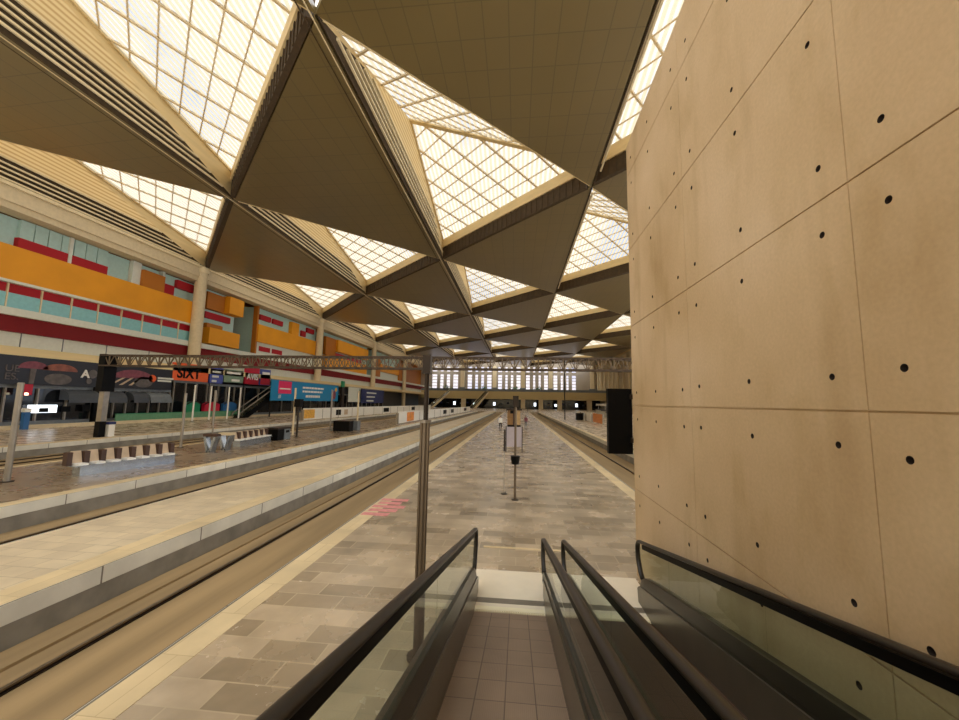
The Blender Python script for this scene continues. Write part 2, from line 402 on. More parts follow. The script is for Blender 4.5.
# ------------------------------------------------------------------ concrete wall on the right
def concrete_wall():
    mb = MB().slab([(2.4, -7, 0), (2.4, 8.32, 0), (2.4, 8.32, 9.08), (2.4, 5.2, 9.26), (2.4, -7, 9.6)], (2.2, 0, 0))
    o = mb.build('wall_right', 'concrete', origin=(0, 0, 0)); o['kind'] = 'structure'
    o.data.materials.append(M['hole'])
    cut = MB()
    for z in (1.68, 3.335, 5.0, 6.68, 8.37): cut.box(2.3, 2.418, -7.5, 9, z-.008, z+.008)
    for y in (.2, 2.9, 5.6): cut.box(2.3, 2.408, y-.005, y+.005, .02, 9.9)
    c = cut.build('cutter', 'concrete', origin=(0, 0, 0))
    c2 = MB()
    for y in (.47, 1.54, 2.63, 3.17, 4.25, 5.33, 5.87, 6.97, 8.02):
        for z in (.3, 1.42, 1.97, 3.06, 3.6, 4.71, 5.27, 6.39, 6.94, 8.06, 8.66):
            yy = y + random.uniform(-.02, .02); zz = z + random.uniform(-.02, .02)
            c2.tube([(2.3, yy, zz), (2.402, yy, zz), (2.50, yy, zz)], [.027, .027, .016], 12)
    ch = c2.build('cutter', 'hole', origin=(0, 0, 0))
    for k in (c, ch):
        md = o.modifiers.new('cut', 'BOOLEAN'); md.operation = 'DIFFERENCE'; md.solver = 'EXACT'; md.use_self = True; md.object = k
        try: md.material_mode = 'TRANSFER'
        except Exception: pass
    dg = bpy.context.evaluated_depsgraph_get()
    me = bpy.data.meshes.new_from_object(o.evaluated_get(dg))
    o.modifiers.clear(); o.data = me
    for k in (c, ch): bpy.data.objects.remove(k)
concrete_wall()

# black display panel bracketed to the end of the concrete wall
t = thing('display_panel', 'tall black panel on brackets at the end of the concrete wall', 'display', (2.15, 8.5, 2.3))
MB().box(1.93, 2.42, 8.44, 8.60, 2.33, 3.69).build('casing', 'black', t)
MB().box(1.97, 2.38, 8.60, 8.61, 2.38, 3.64).build('screen', 'dark_glass', t)
for z in (2.62, 3.52): MB().box(2.36, 2.44, 8.31, 8.46, z-.05, z+.05).build('bracket', 'pole_dark', t)

# ------------------------------------------------------------------ moving walkways
S = .22
def walkway(xc, half, belt, label, zrs=(2.57, 2.57), xl=None, xr=None):
    y0, y1 = -4., 6.56; Z0 = 1.445
    xl = xc-half-.08 if xl is None else xl; xr = xc+half+.07 if xr is None else xr
    zb = lambda y: Z0 - S*y
    t = thing('moving_walkway', label, 'moving walkway', (xc, 6.4, 0), 'inclined moving walkways')
    MB().slab([(xc-half, y0, zb(y0)), (xc+half, y0, zb(y0)), (xc+half, y1, zb(y1)+.005), (xc-half, y1, zb(y1)+.005)], (0, 0, -.1)).build('pallet_belt', belt, t)
    MB().box(xl-.14, xr+.14, 6.72, 8.12, -.03, .012).build('landing_plate', 'landing', t)
    cb = MB().box(xc-half, xc+half, 6.60, 6.72, -.02, .018)
    for i in range(40):
        x = xc-half + (i+.5)*2*half/40; cb.box(x-.006, x+.006, 6.54, 6.61, .0, .018)
    cb.build('comb_plate', 'comb', t)
    MB().box(xc-half, xc+half, 6.84, 7.0, .010, .016).build('threshold_strip', 'grey_metal', t)
    # under-structure of the ramp
    MB().slab([(xl-.12, y0, 0.0), (xl-.12, y1-.6, 0.0), (xl-.12, y0, zb(y0)-.14)], (xr-xl+.24, 0, 0)).build('ramp_base', 'deck', t)
    for s, xr_ in ((-1, xl), (1, xr)):
        xi = xc + s*half; ye = 7.25
        zr = zrs[0] if s < 0 else zrs[1]; zd = lambda y, h: Z0 + h - S*y
        # skirt wall, sloped deck, outer cladding; rounded tip towards the landing
        zs = max(.012, zd(ye, .44)-.1)
        MB().slab([(xi, y0, zb(y0)-.02), (xi, y1, .012), (xi, ye-.05, .012), (xi, ye, .22), (xi, ye-.1, zd(ye-.1, .42)), (xi, y0, zd(y0, .42))], (s*.035, 0, 0)).build('skirt', 'skirt', t)
        a = xi + s*.02; b = xr_ + s*.06
        prof = lambda y, k: [(a, y, zd(y, .40)-k), (a, y, zd(y, .45)-k), (xr_ - s*.03, y, zd(y, .60)-k), (b, y, zd(y, .60)-k), (b, y, max(.012, zb(y)-.1))]
        mb = MB(); rows = [y0, 2., 5., 6.6, 7.0, 7.18, 7.28]; kk = [0, 0, 0, 0, .02, .08, .22]
        vs = []
        for y, k in zip(rows, kk): vs += prof(y, k) + [(a, y, max(.012, zb(y)-.1))]
        fs = []; n = 6
        for i in range(len(rows)-1):
            for j in range(n): fs.append((i*n+j, i*n+(j+1) % n, (i+1)*n+(j+1) % n, (i+1)*n+j))
        fs += [tuple(range(n)), tuple(range((len(rows)-1)*n, len(rows)*n))]
        mb.add(vs, fs).build('deck', 'deck', t)
        # handrail with rounded return
        zc = lambda y: zr - S*y
        yb = 7.28; R = .16
        pts = [(xr_, -4, zc(-4)), (xr_, 0, zc(0)), (xr_, 4, zc(4)), (xr_, 7.1, zc(7.1))]
        cy_, cz_ = yb, zc(yb) - R
        for k in range(0, 9):
            an = math.radians(80 - k*13); pts.append((xr_, cy_ + R*math.cos(an)*1.05, cz_ + R*math.sin(an)))
        pts += [(xr_, yb+R*.92, cz_-.16), (xr_, yb+.03, .46), (xr_, yb-.1, .38)]
        hb = MB(); ring = []
        for i, p in enumerate(pts):
            p = Vector(p); d = (Vector(pts[min(i+1, len(pts)-1)])-Vector(pts[max(i-1, 0)])).normalized(); nn = Vector((1, 0, 0)).cross(d).normalized()
            for ca in range(10):
                th = 2*math.pi*ca/10; ring.append(p + Vector((1, 0, 0))*math.cos(th)*.042 + nn*math.sin(th)*.026)
        fs = []
        for i in range(len(pts)-1):
            for k in range(10): fs.append((i*10+k, i*10+(k+1) % 10, (i+1)*10+(k+1) % 10, (i+1)*10+k))
        fs += [tuple(range(10)), tuple(range(len(pts)*10-10, len(pts)*10))]
        hb.add(ring, fs).build('handrail', 'rubber', t, smooth=True)
        gp = MB(); g1 = MB()
        # rail guide under the rubber
        g1.bar((xr_, -4, zc(-4)-.07), (xr_, 7.15, zc(7.15)-.07), .03, .07).build('handrail_guide', 'black', t)
        cuts = [-4, -1.2, 1.3, 3.8, 6.0, 7.36]
        for i in range(5):
            p, q = cuts[i]+.006, cuts[i+1]-.006
            if i < 4: poly = [(xr_-.005, p, zd(p, .57)), (xr_-.005, q, zd(q, .57)), (xr_-.005, q, zc(q)-.05), (xr_-.005, p, zc(p)-.05)]
            else: poly = [(xr_-.005, p, zd(p, .57)), (xr_-.005, 7.15, zd(7.15, .57)), (xr_-.005, 7.36, .55), (xr_-.005, 7.36, zc(7.36)-.15), (xr_-.005, 7.2, zc(7.2)-.05), (xr_-.005, p, zc(p)-.05)]
            MB().slab(poly, (.01, 0, 0)).build('glass_panel', 'balustrade_glass', t)
    return t
walkway(-.09, .57, 'belt', 'inclined moving walkway in the foreground with pale grey-brown pallets', (2.64, 2.52), -.74, .50)
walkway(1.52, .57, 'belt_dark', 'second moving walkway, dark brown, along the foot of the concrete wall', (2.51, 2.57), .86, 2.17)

# ------------------------------------------------------------------ roof: triangular plates and skylights
LX = [-53.4, -33.1, -12.2, 7.8, 26.9, 46.5]
LZ = [25.2, 26.35, 26.35, 26.35, 26.35, 26.35]
def node(k, j):
    """node j on roof line k; lines alternate by half a bay"""
    return Vector((LX[k], (19.6 if k % 2 == 0 else -.4) + 40*j, LZ[k]))
def jn(k, y): return round((y - (19.6 if k % 2 == 0 else -.4))/40)
for k in range(1, 6):
    for j in range(-2, 6):
        a, b = node(k, j), node(k, j+1)
        if b.y < -45 or b.y > 241: continue
        ap = node(k-1, jn(k-1, (a.y+b.y)/2))
        struct('ceiling', MB().slab([a, b, ap], (0, 0, .5)), 'plate')
def tri_bars(mb, b0, b1, P, n1, n2, w, d):
    b0, b1, P = Vector(b0), Vector(b1), Vector(P)
    u = (b1-b0); L = u.length; u.normalize(); nrm = u.cross(P-b0).normalized(); v = nrm.cross(u)
    px, pz = (P-b0).dot(u), (P-b0).dot(v)
    for i in range(1, n1):
        x = L*i/n1; h = pz*(x/px if x < px else (L-x)/(L-px)) if 0 < px < L else pz*((L-x)/(L-px) if px <= 0 else x/px)
        if h > .3: mb.bar(b0+u*x, b0+u*x+v*h, w, d, upv=nrm)
    for i in range(1, n2):
        h = pz*i/n2; xa = px*i/n2; xb = L + (px-L)*i/n2
        mb.bar(b0+u*xa+v*h, b0+u*xb+v*h, w*.55, d*.6, upv=nrm)
def skylight(k, j, label, group=None):
    A, B = node(k, j), node(k, j+1)
    ap = node(k+1, jn(k+1, (A.y+B.y)/2))
    far = A.y > 70
    t = thing('skylight', label, 'skylight', (A+B+ap)/3, group)
    P = Vector((A.x+.8, (A.y+B.y)/2-3.2, A.z+6.4))
    H = 2.6; hl = (B.y-A.y)
    def gable(z):   # the gable's edge points at height z above the ceiling
        f = z/6.4
        return Vector((A.x+.1+.7*f, A.y+(P.y-A.y)*f, A.z+z)), Vector((A.x+.1+.7*f, B.y+(P.y-B.y)*f, A.z+z))
    a0, b0 = gable(0.); a1, b1 = gable(H)
    MB().slab([a0, b0, b1, a1], (-.2, 0, 0)).build('cavity_shade_panel', 'dark_trough', t)  # dark colour stands for the unlit cavity behind the louvre bars
    MB().slab([a1, b1, P], (-.2, 0, 0)).build('gable_panel', 'gable', t)
    for z in ((.35, .85, 1.35, 1.85, 2.4) if not far else (.5, 1.3, 2.2)):
        p, q = gable(z); off = Vector((.28, 0, 0))
        MB().bar(p+off+Vector((0, 1., 0)), q+off-Vector((0, 1., 0)), .16, .16).build('louvre_bar', 'white_bar', t)
    # fascia girder along the far diagonal edge
    d = (ap-B); dn = d.normalized(); inn = Vector((-dn.y, dn.x, 0))
    if inn.dot(A-B) < 0: inn = -inn
    HD, HC = 1.7, 1.3
    p0, p1 = B+dn*.5-inn*.08, ap-dn*.5-inn*.08
    zz = lambda p, z: p+Vector((0, 0, z))
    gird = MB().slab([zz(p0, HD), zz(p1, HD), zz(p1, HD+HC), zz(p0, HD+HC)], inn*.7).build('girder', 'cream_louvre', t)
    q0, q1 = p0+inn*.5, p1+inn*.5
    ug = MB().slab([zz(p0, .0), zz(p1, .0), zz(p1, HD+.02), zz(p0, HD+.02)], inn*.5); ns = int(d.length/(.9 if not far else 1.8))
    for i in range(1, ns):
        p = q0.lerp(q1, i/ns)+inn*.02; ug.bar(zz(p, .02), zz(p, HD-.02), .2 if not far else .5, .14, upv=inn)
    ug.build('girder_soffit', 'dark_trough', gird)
    # two glazed slopes meeting on a ridge
    g0, g1 = q0+Vector((0, 0, HD+HC)), q1+Vector((0, 0, HD+HC))
    e0 = A + Vector((.25, .5, .55)); e1 = g1 + Vector((-.1, -.1, 0))
    MB().slab([A+Vector((.25, .4, 0)), ap-Vector((.3, .3, 0)), e1, e0], (-.06, .06, 0)).build('upstand', 'cream_louvre', t)
    MB().slab([g0, b0, P], (-.05, .05, .05)).build('closing_panel', 'cream_louvre', t)
    MB().slab([e0, a0, P], (-.05, -.05, .05)).build('closing_panel', 'cream_louvre', t)
    th = Vector((0, 0, .03))
    gs = MB().slab([g0, g1, P], th).build('glass_slope', 'roof_glass', t)
    gs2 = MB().slab([e0, e1, P], th).build('glass_slope', 'roof_glass', t)
    fb = MB(); fb2 = MB(); tri_bars(fb, g0, g1, P, 8 if not far else 6, 9 if not far else 6, .17, .2); tri_bars(fb2, e0, e1, P, 8 if not far else 6, 9 if not far else 6, .15, .2)
    fb.build('glazing_bars', 'glaze_bar', gs); fb2.build('glazing_bars', 'glaze_bar', gs2)
    MB().bar(P, g1+Vector((-.2, 0, .1)), .5, .5).build('ridge_bar', 'cream_louvre', t)
    MB().bar(P, g0, .35, .4).build('hip_bar', 'cream_louvre', t)
    return t
far_g = 'small skylights far down the hall'
skl = {(0, 0): 'narrow striped skylight along the left wall above the big orange balcony',
       (0, 1): 'slanted skylight along the left wall above the second column',
       (0, -1): 'skylight at the extreme left edge along the wall cornice',
       (1, 0): 'largest skylight at the top left, full of white lattice glass',
       (1, 1): 'cream skylight in the second row, above the blue banner',
       (2, 0): 'large skylight left of centre with a white peak and brown girder',
       (2, 1): 'skylight in the middle row behind the big central one',
       (3, 0): 'sliver of bright skylight beside the top of the concrete wall',
       (3, 1): 'bright skylight touching the upper edge of the concrete wall, mid height'}
for (k, j), lb in skl.items(): skylight(k, j, lb)
for k, j in ((0, 2), (0, 3), (0, 4), (1, 2), (1, 3), (1, 4), (1, 5), (2, 2), (2, 3), (2, 4), (3, 2), (3, 3), (3, 4), (3, 5), (4, 1), (4, 2), (4, 3), (4, 4)):
    skylight(k, j, 'small distant skylight among the rows at the far end of the roof', far_g)
# slim bars on the plate edges along the roof lines
for k in (1, 2):
    for dx in (-.3, -.8):
        struct('trim_5', MB().box(LX[k]+dx-.035, LX[k]+dx+.035, -20, 239, LZ[k]-.06, LZ[k]+.02), 'white_bar' if dx > -.5 else 'dark_trough')

# ------------------------------------------------------------------ hall enclosure
struct('wall_left', box(-66, -64, -45, 256, -1, 34), 'cream')
struct('wall_back', box(-66, 62, -46, -45, -1, 27), 'cream')
wr = MB()
for y in range(-45, 256, 9): wr.box(48, 49, y, y+1.6, 0, 26.5)
wr.box(48, 49, -45, 256, 0, 1.2).box(48, 49, -45, 256, 22, 26.5).box(48.5, 49, 135, 256, 1, 22.2)
struct('wall_far_right', wr, 'cream')
struct('window_1', box(48.4, 48.44, -45, 256, 1.2, 22), 'added_side_glass')  # openings and glazing added to bring side light onto the ceiling undersides
struct('roof_edge', box(-66, LX[0]-.3, -45, 256, 25.6, 26.2), 'cream')
struct('roof_edge', box(46.3, 49, -45, 256, 26.4, 26.9), 'cream')
struct('cornice', MB().box(-54.6, -53.0, -20, 239, 23.4, 25.0).box(-55.2, -53.2, -20, 239, 22.7, 23.4), 'cream')
struct('cornice', box(-53.1, -52.7, -20, 239, 24.95, 25.3), 'white_bar')

for j, lb in ((0, 'thick cream column in front of the nearest orange balcony'), (1, 'second cream column along the left wall, beside the second office block'),
              (2, 'third cream column along the left wall, left of the bronze pole'), (3, 'fourth cream column along the left wall, half behind the gantry')):
    n = node(0, j+0) + Vector((0, 40, 0)); y = n.y - 1.2
    if y > 230: continue
    t = thing('column', lb, 'column', (-53.4, y, 0), 'cream columns along the left wall')
    MB().cyl(-53.4, y, 0, 24.6, .88, .88, 24).build('shaft', 'cream', t, smooth=False)
    MB().cyl(-53.4, y, 24.2, 25.15, 1.05, 1.05, 24).build('collar', 'white_bar', t)

# ------------------------------------------------------------------ offices above the shops on the left
XF = -55.
def yz(px, py, X=XF): p = at(px, py, 0, X); return p.y
def office(name, label, y0, y1, side, parts):
    t = thing(name, label, 'building', (XF-3, (y0+y1)/2, 8.5), 'office blocks above the shops')
    MB().box(XF-6, XF-.3, y0, y1, 11.0, 22.6).build('block_wall', 'aqua_panel', t)
    for nm, m, a, b, z0, z1, d in parts:
        MB().box(XF-.35, XF+d, a, b, z0, z1).build(nm, m, t)
    return t
y_a, y_b = 26., 60.
parts = [('orange_balcony', 'orange', y_a, 59.0, 15.5, 19.2, 1.0), ('balcony_sill', 'white_panel', y_a, 59.0, 15.2, 15.5, 1.05)]
for i in range(11):
    a = y_a + .1 + i*3.0
    parts.append(('red_panel', 'red', a, a+2.85, 14.2, 15.2, .5)); parts.append(('glass_parapet', 'aqua_glass', a, a+2.85, 12.6, 14.2, .6))
    parts.append(('mullion', 'white_bar', a+2.87, a+2.99, 12.6, 15.2, .66))
for i in range(7):
    a = 35.6 + i*1.32
    parts.append(('window_panel', 'aqua_panel', a, a+1.22, 20.4, 22.6, .15))
for a, b in ((35.5, 40.2), (40.6, 44.8)): parts.append(('red_window', 'red', a, b, 19.3, 20.5, .3))
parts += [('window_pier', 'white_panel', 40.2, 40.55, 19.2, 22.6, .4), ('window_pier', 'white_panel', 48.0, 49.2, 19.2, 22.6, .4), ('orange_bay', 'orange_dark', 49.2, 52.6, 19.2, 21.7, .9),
          ('window_pier', 'white_panel', 52.6, 53.0, 19.2, 22.6, .4), ('red_window', 'red', 53.1, 54.9, 19.2, 20.9, .3), ('red_window', 'red', 55.4, 58.8, 20.9, 22.2, .3)]
office('office_block', 'nearest office block with long orange balcony over aqua glass and red panels', y_a, y_b, None, parts)
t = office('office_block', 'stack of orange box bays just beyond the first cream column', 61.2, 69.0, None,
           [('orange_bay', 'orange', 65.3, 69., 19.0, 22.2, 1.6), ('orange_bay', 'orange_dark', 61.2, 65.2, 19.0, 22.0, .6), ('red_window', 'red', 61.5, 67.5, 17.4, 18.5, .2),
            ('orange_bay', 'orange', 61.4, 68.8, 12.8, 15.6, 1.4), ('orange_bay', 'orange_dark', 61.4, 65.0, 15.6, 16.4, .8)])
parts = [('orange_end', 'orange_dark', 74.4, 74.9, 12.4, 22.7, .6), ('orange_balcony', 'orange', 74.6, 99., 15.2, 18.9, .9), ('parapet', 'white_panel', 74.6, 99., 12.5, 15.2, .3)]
for a, b in ((76., 79.6), (80.4, 84.)):
    parts += [('red_window', 'red', a, b, 20.2, 21.3, .15), ('red_window', 'red', a, b, 13.4, 14.4, .45)]
parts += [('orange_bay', 'orange', 87., 90., 19., 22., .6), ('red_window', 'red', 92., 94., 19.4, 20.8, .15), ('red_window', 'red', 94.5, 98., 20.8, 22., .15)]
office('office_block', 'second office block, aqua above and below an orange balcony, between two columns', 74.8, 99.4, None, parts)
office('office_block', 'third office block with a bright orange upper bay right of the second column', 104., 136., None,
       [('orange_bay', 'orange_dark', 104., 110.2, 16.2, 21.4, .5), ('orange_bay', 'orange', 110.2, 134., 17.8, 21.4, 1.2), ('red_window', 'crimson', 108., 130., 16.2, 17.4, .3), ('orange_balcony', 'orange', 104., 134., 12.6, 16., .9)])
office('office_block', 'farthest office block, brown and orange bays near the end wall', 142., 176., None,
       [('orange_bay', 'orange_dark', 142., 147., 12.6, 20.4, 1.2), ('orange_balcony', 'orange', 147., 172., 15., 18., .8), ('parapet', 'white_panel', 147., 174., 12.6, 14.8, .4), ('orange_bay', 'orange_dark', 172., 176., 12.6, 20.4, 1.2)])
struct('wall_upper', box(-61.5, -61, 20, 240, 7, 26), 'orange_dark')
struct('trim_6', box(-61.2, -53.9, 24, 239, 11.75, 12.55), 'white_panel')
struct('trim_7', box(-61.2, -54.4, 24, 239, 10.05, 11.75), 'dark_red')
struct('trim_8', box(-55.4, -54.9, 24, 239, 8.0, 10.05), 'white_panel')
struct('trim_9', box(-55.4, -49.3, 24, 212, 7.15, 8.0), 'cream_louvre')
for y in (37., 41., 46., 52., 58.): struct('trim_10', box(-54.9, -54.84, y, y+.08, 8.0, 10.05), 'grey_panel')

# ------------------------------------------------------------------ shops
XS = -49.3
struct('wall_shops', MB().box(-55.4, -54.9, 24, 212, 0, 7.2).box(-55., XS-.6, 24, 24.5, 0, 7.2), 'black_board')
struct('floor_shops', box(-55, -47.4, 24, YE-.5, 0, .12), 'concourse')
struct('trim_11', box(-47.7, -47.3, 24, 92, 0, .36), 'cream')
def sq(px, py): p = at(px, py, 0, XS); return p
def board(name, label, cat, x0, x1, yt, yb, m, X=XS, th=.25, group=None, posts=True):
    p = at(x0, yt, 0, X); q = at(x1, yt, 0, X); zb_ = at(x0, yb, 0, X).z
    t = thing(name, label, cat, (X-th/2, (p.y+q.y)/2, zb_), group)
    t = MB().box(X-th, X, p.y, q.y, zb_, p.z).build('panel', m, t)
    return t, p.y, q.y, zb_, p.z
def disc_poly(X, cy_, cz_, ry, rz, a0=0, a1=360, n=20, th=.05):
    return MB().slab([(X, cy_+ry*math.cos(math.radians(a0+(a1-a0)*i/n)), cz_+rz*math.sin(math.radians(a0+(a1-a0)*i/n))) for i in range(n+(a1-a0 < 360))], (th, 0, 0))
# the two black hoardings
zt, zm = 7.15, 4.3
t = thing('billboard', 'long black billboard with pink mushrooms and the white letter A, far left', 'billboard', (XS, 34, zm))
ya, yb_ = 25., sq(97, 380).y
t = MB().box(XS-.3, XS, ya, yb_, zm, zt).build('panel', 'black_board', t)
ym = sq(34, 365).y; disc_poly(XS, ym, 5.95, 1.25, .75, 0, 180).build('printed_mushroom', 'print_pink', t)
MB().slab([(XS, ym-.25, 4.4), (XS, ym+.15, 4.4), (XS, ym+.25, 5.95), (XS, ym-.25, 5.95)], (.05, 0, 0)).build('printed_stem', 'print_grey', t)
ym = sq(61, 368).y; disc_poly(XS, ym, 5.9, 1.6, .75, 0, 180).build('printed_mushroom', 'print_brown', t)
disc_poly(XS, sq(58, 380).y, 5.0, 1.25, .6).build('printed_mushroom', 'print_grey', t)
letters('A', XS+.03, sq(81, 376).y, 5.35, 1.25, 'white', t, bold=.03)
p = sq(90, 371); disc_poly(XS, p.y+.35, 5.8, .45, .5).build('printed_emblem', 'print_grey', t); disc_poly(XS, p.y, 4.95, .3, .3).build('printed_emblem', 'print_grey', t)
letters('UE', XS+.03, sq(4, 371).y, 5.55, .95, 'print_grey', t); letters('ES.', XS+.03, sq(3, 380).y, 4.75, .95, 'print_grey', t)
t = thing('billboard', 'black billboard with a pinkish mushroom print, left of the orange sign', 'billboard', (XS, 45, zm))
ya, yb_ = sq(103, 375).y, sq(172.5, 375).y
t = MB().box(XS-.3, XS, ya, yb_, zm, zt).build('panel', 'black_board', t)
p = sq(131, 376)
disc_poly(XS, p.y+.4, 5.6, 2.6, 1.1, 0, 180).build('printed_mushroom', 'print_pink', t)
disc_poly(XS, p.y+1.7, 5.2, 1.3, .7).build('printed_mushroom', 'print_grey', t)
for k in range(3): MB().slab([(XS, p.y-2.6+k*1.2, 4.7), (XS, p.y-2.2+k*1.2, 4.7), (XS, p.y-.6+k*1.0, 5.7), (XS, p.y-.9+k*1.0, 5.7)], (.05, 0, 0)).build('printed_stem', 'bench', t)
q = sq(152, 380); disc_poly(XS, q.y, 5.75, .55, .5).build('printed_emblem', 'orange_sign', t)
for k, z in enumerate((5.85, 5.5)): MB().box(XS, XS+.05, q.y+.8, q.y+3.2-k*.3, z-.1, z+.14).build('printed_caption', 'white_panel', t)
struct('trim_12', box(XS-.35, XS-.02, sq(97, 380).y, sq(103, 380).y, 0, 7.15), 'black')

t, a, b, z0, z1 = board('shop_sign', 'orange shop sign with large dark lettering', 'sign', 174, 209.5, 362, 380, 'orange_sign')
letters('SIXT', XS+.03, a+.7, z0+.42, 2.05, 'black', t, bold=.05)
t, a, b, z0, z1 = board('shop_sign', 'blue shop sign between the orange and the pale green signs', 'sign', 211, 224, 367, 383, 'blue_sign')
for k in range(3): MB().box(XS, XS+.05, a+.4, b-.6-k*.4, z1-.9-k*.75, z1-.55-k*.75).build('printed_line', 'white_panel', t)
t, a, b, z0, z1 = board('shop_sign', 'pale green shop sign with two white bars', 'sign', 225, 244, 369, 382, 'green_sign')
for k in range(2): MB().box(XS, XS+.05, a+.5+k*1.2, b-.7-k*.2, z1-.75-k*1.25, z1-.35-k*1.25).build('printed_line', 'white', t)
t, a, b, z0, z1 = board('shop_sign', 'dark red shop sign with white slanted lettering', 'sign', 246, 260, 366, 384, 'avis_red')
letters('AVIS', XS+.03, a+.45, z0+.9, 1.55, 'white', t, bold=.02)
t, a, b, z0, z1 = board('shop_sign', 'small red and violet sign at the left end of the blue banner', 'sign', 261, 271, 369, 385, 'blue_sign')
MB().box(XS, XS+.05, a+.1, b-.1, z0+.1, z0+1.3).build('printed_line', 'avis_red', t); MB().box(XS, XS+.05, a+.5, b-.3, z1-1.0, z1-.5).build('printed_line', 'white', t)

# shop fronts: frames, dark glazing and awnings under the signs
def shop(label, y0, y1, n, gm='dark_glass', top=4.3):
    t = thing('shop', label, 'shop front', (XS-.5, (y0+y1)/2, .12), 'shop fronts under the signs')
    MB().box(XS-.72, XS-.62, y0, y1, .12, top).build('glazing', gm, t)
    MB().box(XS-.75, XS-.45, y0, y1, .12, .6).build('plinth', 'grey_panel', t)
    MB().box(XS-.75, XS-.45, y0, y1, top-.35, top).build('transom', 'grey_panel', t)
    for i in range(n+1):
        y = y0+.1+(y1-y0-.2)*i/n
        MB().box(XS-.7, XS-.42, y-.08, y+.08, .6, top-.35).build('mullion', 'grey_metal', t)
    return t
shop('dark shop front under the far left billboard', 25., sq(97, 400).y, 6)
shop('dark shop front under the second billboard', sq(103, 400).y, sq(173, 400).y, 6)
shop('glazed shop front under the orange sign', sq(175, 400).y, sq(209.5, 400).y, 3, top=5.8)
shop('glazed shop front under the blue and pale green signs', sq(211, 400).y, sq(244, 400).y, 4, top=5.6)
shop('dark shop front under the blue banner', sq(246, 400).y, 101., 9, top=5.6)
shop('farthest shop front, right of the navy banner', 101.5, 140., 10, top=5.0)
def awning(label, x0, x1, m, z=3.9):
    y0, y1 = sq(x0, 400).y, sq(x1, 400).y
    t = thing('awning', label, 'awning', (XS, (y0+y1)/2, z-1.2), 'grey awnings on the dark shop fronts')
    mb = MB(); n = 6; prof = []
    for i in range(n+1):
        an = math.pi/2*i/n; prof.append((XS-.38+1.28*math.sin(an), z-1.1+1.1*math.cos(an)))
    vs = [(x, y0, z_) for x, z_ in prof] + [(x, y1, z_) for x, z_ in prof]
    mb.add(vs, [(i, i+1, n+2+i, n+1+i) for i in range(n)])
    mb.add([(XS-.38, y0, z-1.1)] + [(x, y0, z_) for x, z_ in prof], [tuple(range(n+2))]); mb.add([(XS-.38, y1, z-1.1)] + [(x, y1, z_) for x, z_ in prof], [tuple(range(n+2))])
    mb.build('canopy', m, t)
    MB().box(XS+.86, XS+.92, y0, y1, z-1.4, z-1.05).build('valance', m, t)
awning('grey curved awning over the shop left of the tall dark pylon', 62, 94, 'awning')
awning('grey curved awning just right of the tall dark pylon', 103, 121, 'awning')
awning('small grey curved awning below the mushroom print', 128, 143, 'awning')
awning('grey blue awning with a white top line, left of the green counter', 145, 166, 'grey_panel')
t, a, b, z0, z1 = board('shop_sign', 'small red hanging sign over the far left shops', 'sign', 22, 33.5, 384, 395, 'crimson', X=XS+.6)
t = t.parent; MB().box(XS+.3, XS+.6, a+.3, b-.3, z0, z0+.22).build('light_strip', 'lamp_warm', t); MB().box(XS-.4, XS+.36, (a+b)/2-.1, (a+b)/2+.1, z1-.4, z1-.2).build('bracket', 'pole_dark', t)
t, a, b, z0, z1 = board('lit_poster', 'bright white lit poster in the far left shop window', 'poster', 30, 57.5, 405, 413, 'lamp', X=XS-.2, th=.26)
for k in range(3): MB().box(XS-.2, XS-.16, a+.8+k*2.0, a+1.6+k*2.0, z0+.05, z0+.5+.15*k).build('printed_silhouette', 'black', t)
# blue standing figure board, bins and counters on the concourse
def stand(px, pyb, h, wy, wx, m, name, label, cat, X=-46.6, extra=None):
    y = at(px, pyb, 0, X).y
    t = thing(name, label, cat, (X, y, 0))
    MB().box(X-wx/2, X+wx/2, y-wy/2, y+wy/2, .12 if X < -47.4 else 0, h*.82).build('body', m, t)
    MB().box(X-wx/2-.03, X+wx/2+.03, y-wy/2-.03, y+wy/2+.03, h*.82, h).build('top', extra or 'pole_dark', t)
    return t
stand(24.5, 424, 2.0, .45, .35, 'blue', 'vending_machine', 'slim blue machine in front of the far left shops', 'vending machine', extra='white')
def counter(label, x0, x1, m):
    X = -48.3; y0, y1 = at(x0, 408, 0, X).y, at(x1, 408, 0, X).y; yc = (y0+y1)/2; w_ = (y1-y0)/2
    t = thing('rental_counter', label, 'counter', (X, yc, .12), 'arched rental counters in a row')
    MB().slab([(X, y0, .12), (X, y1, .12), (X, y1, 2.3), (X, yc+w_*.5, 2.62), (X, yc, 2.72), (X, yc-w_*.5, 2.62), (X, y0, 2.3)], (-.5, 0, 0)).build('arched_panel', m, t)
    rim = MB()
    P_ = [(X+.04, y0, 2.3), (X+.04, yc-w_*.5, 2.62), (X+.04, yc, 2.72), (X+.04, yc+w_*.5, 2.62), (X+.04, y1, 2.3)]
    for a, b in zip(P_, P_[1:]): rim.bar(a, b, .14, .14)
    rim.build('arch_rim', 'pole_dark', t)
    MB().box(X, X+.5, y0+.1, y1-.1, .12, 1.1).build('desk', m, t); MB().box(X-.02, X+.56, y0, y1, 1.1, 1.16).build('desk_top', 'white', t)
counter('green arched rental counter', 186.5, 200, 'green'); counter('crimson arched rental counter in the middle of three', 204.5, 219.5, 'crimson'); counter('blue arched rental counter', 223.5, 236.5, 'blue')
y0, y1 = at(116, 415, 0, -47.5).y, at(240, 415, 0, -47.5).y
t = thing('barrier', 'long pale green low barrier in front of the rental counters', 'barrier', (-47.5, (y0+y1)/2, .36))
MB().box(-47.62, -47.42, y0, y1, .36, 1.15).build('panel', 'green_pale', t); MB().box(-47.66, -47.38, y0, y1, 1.15, 1.22).build('top_rail', 'green', t)
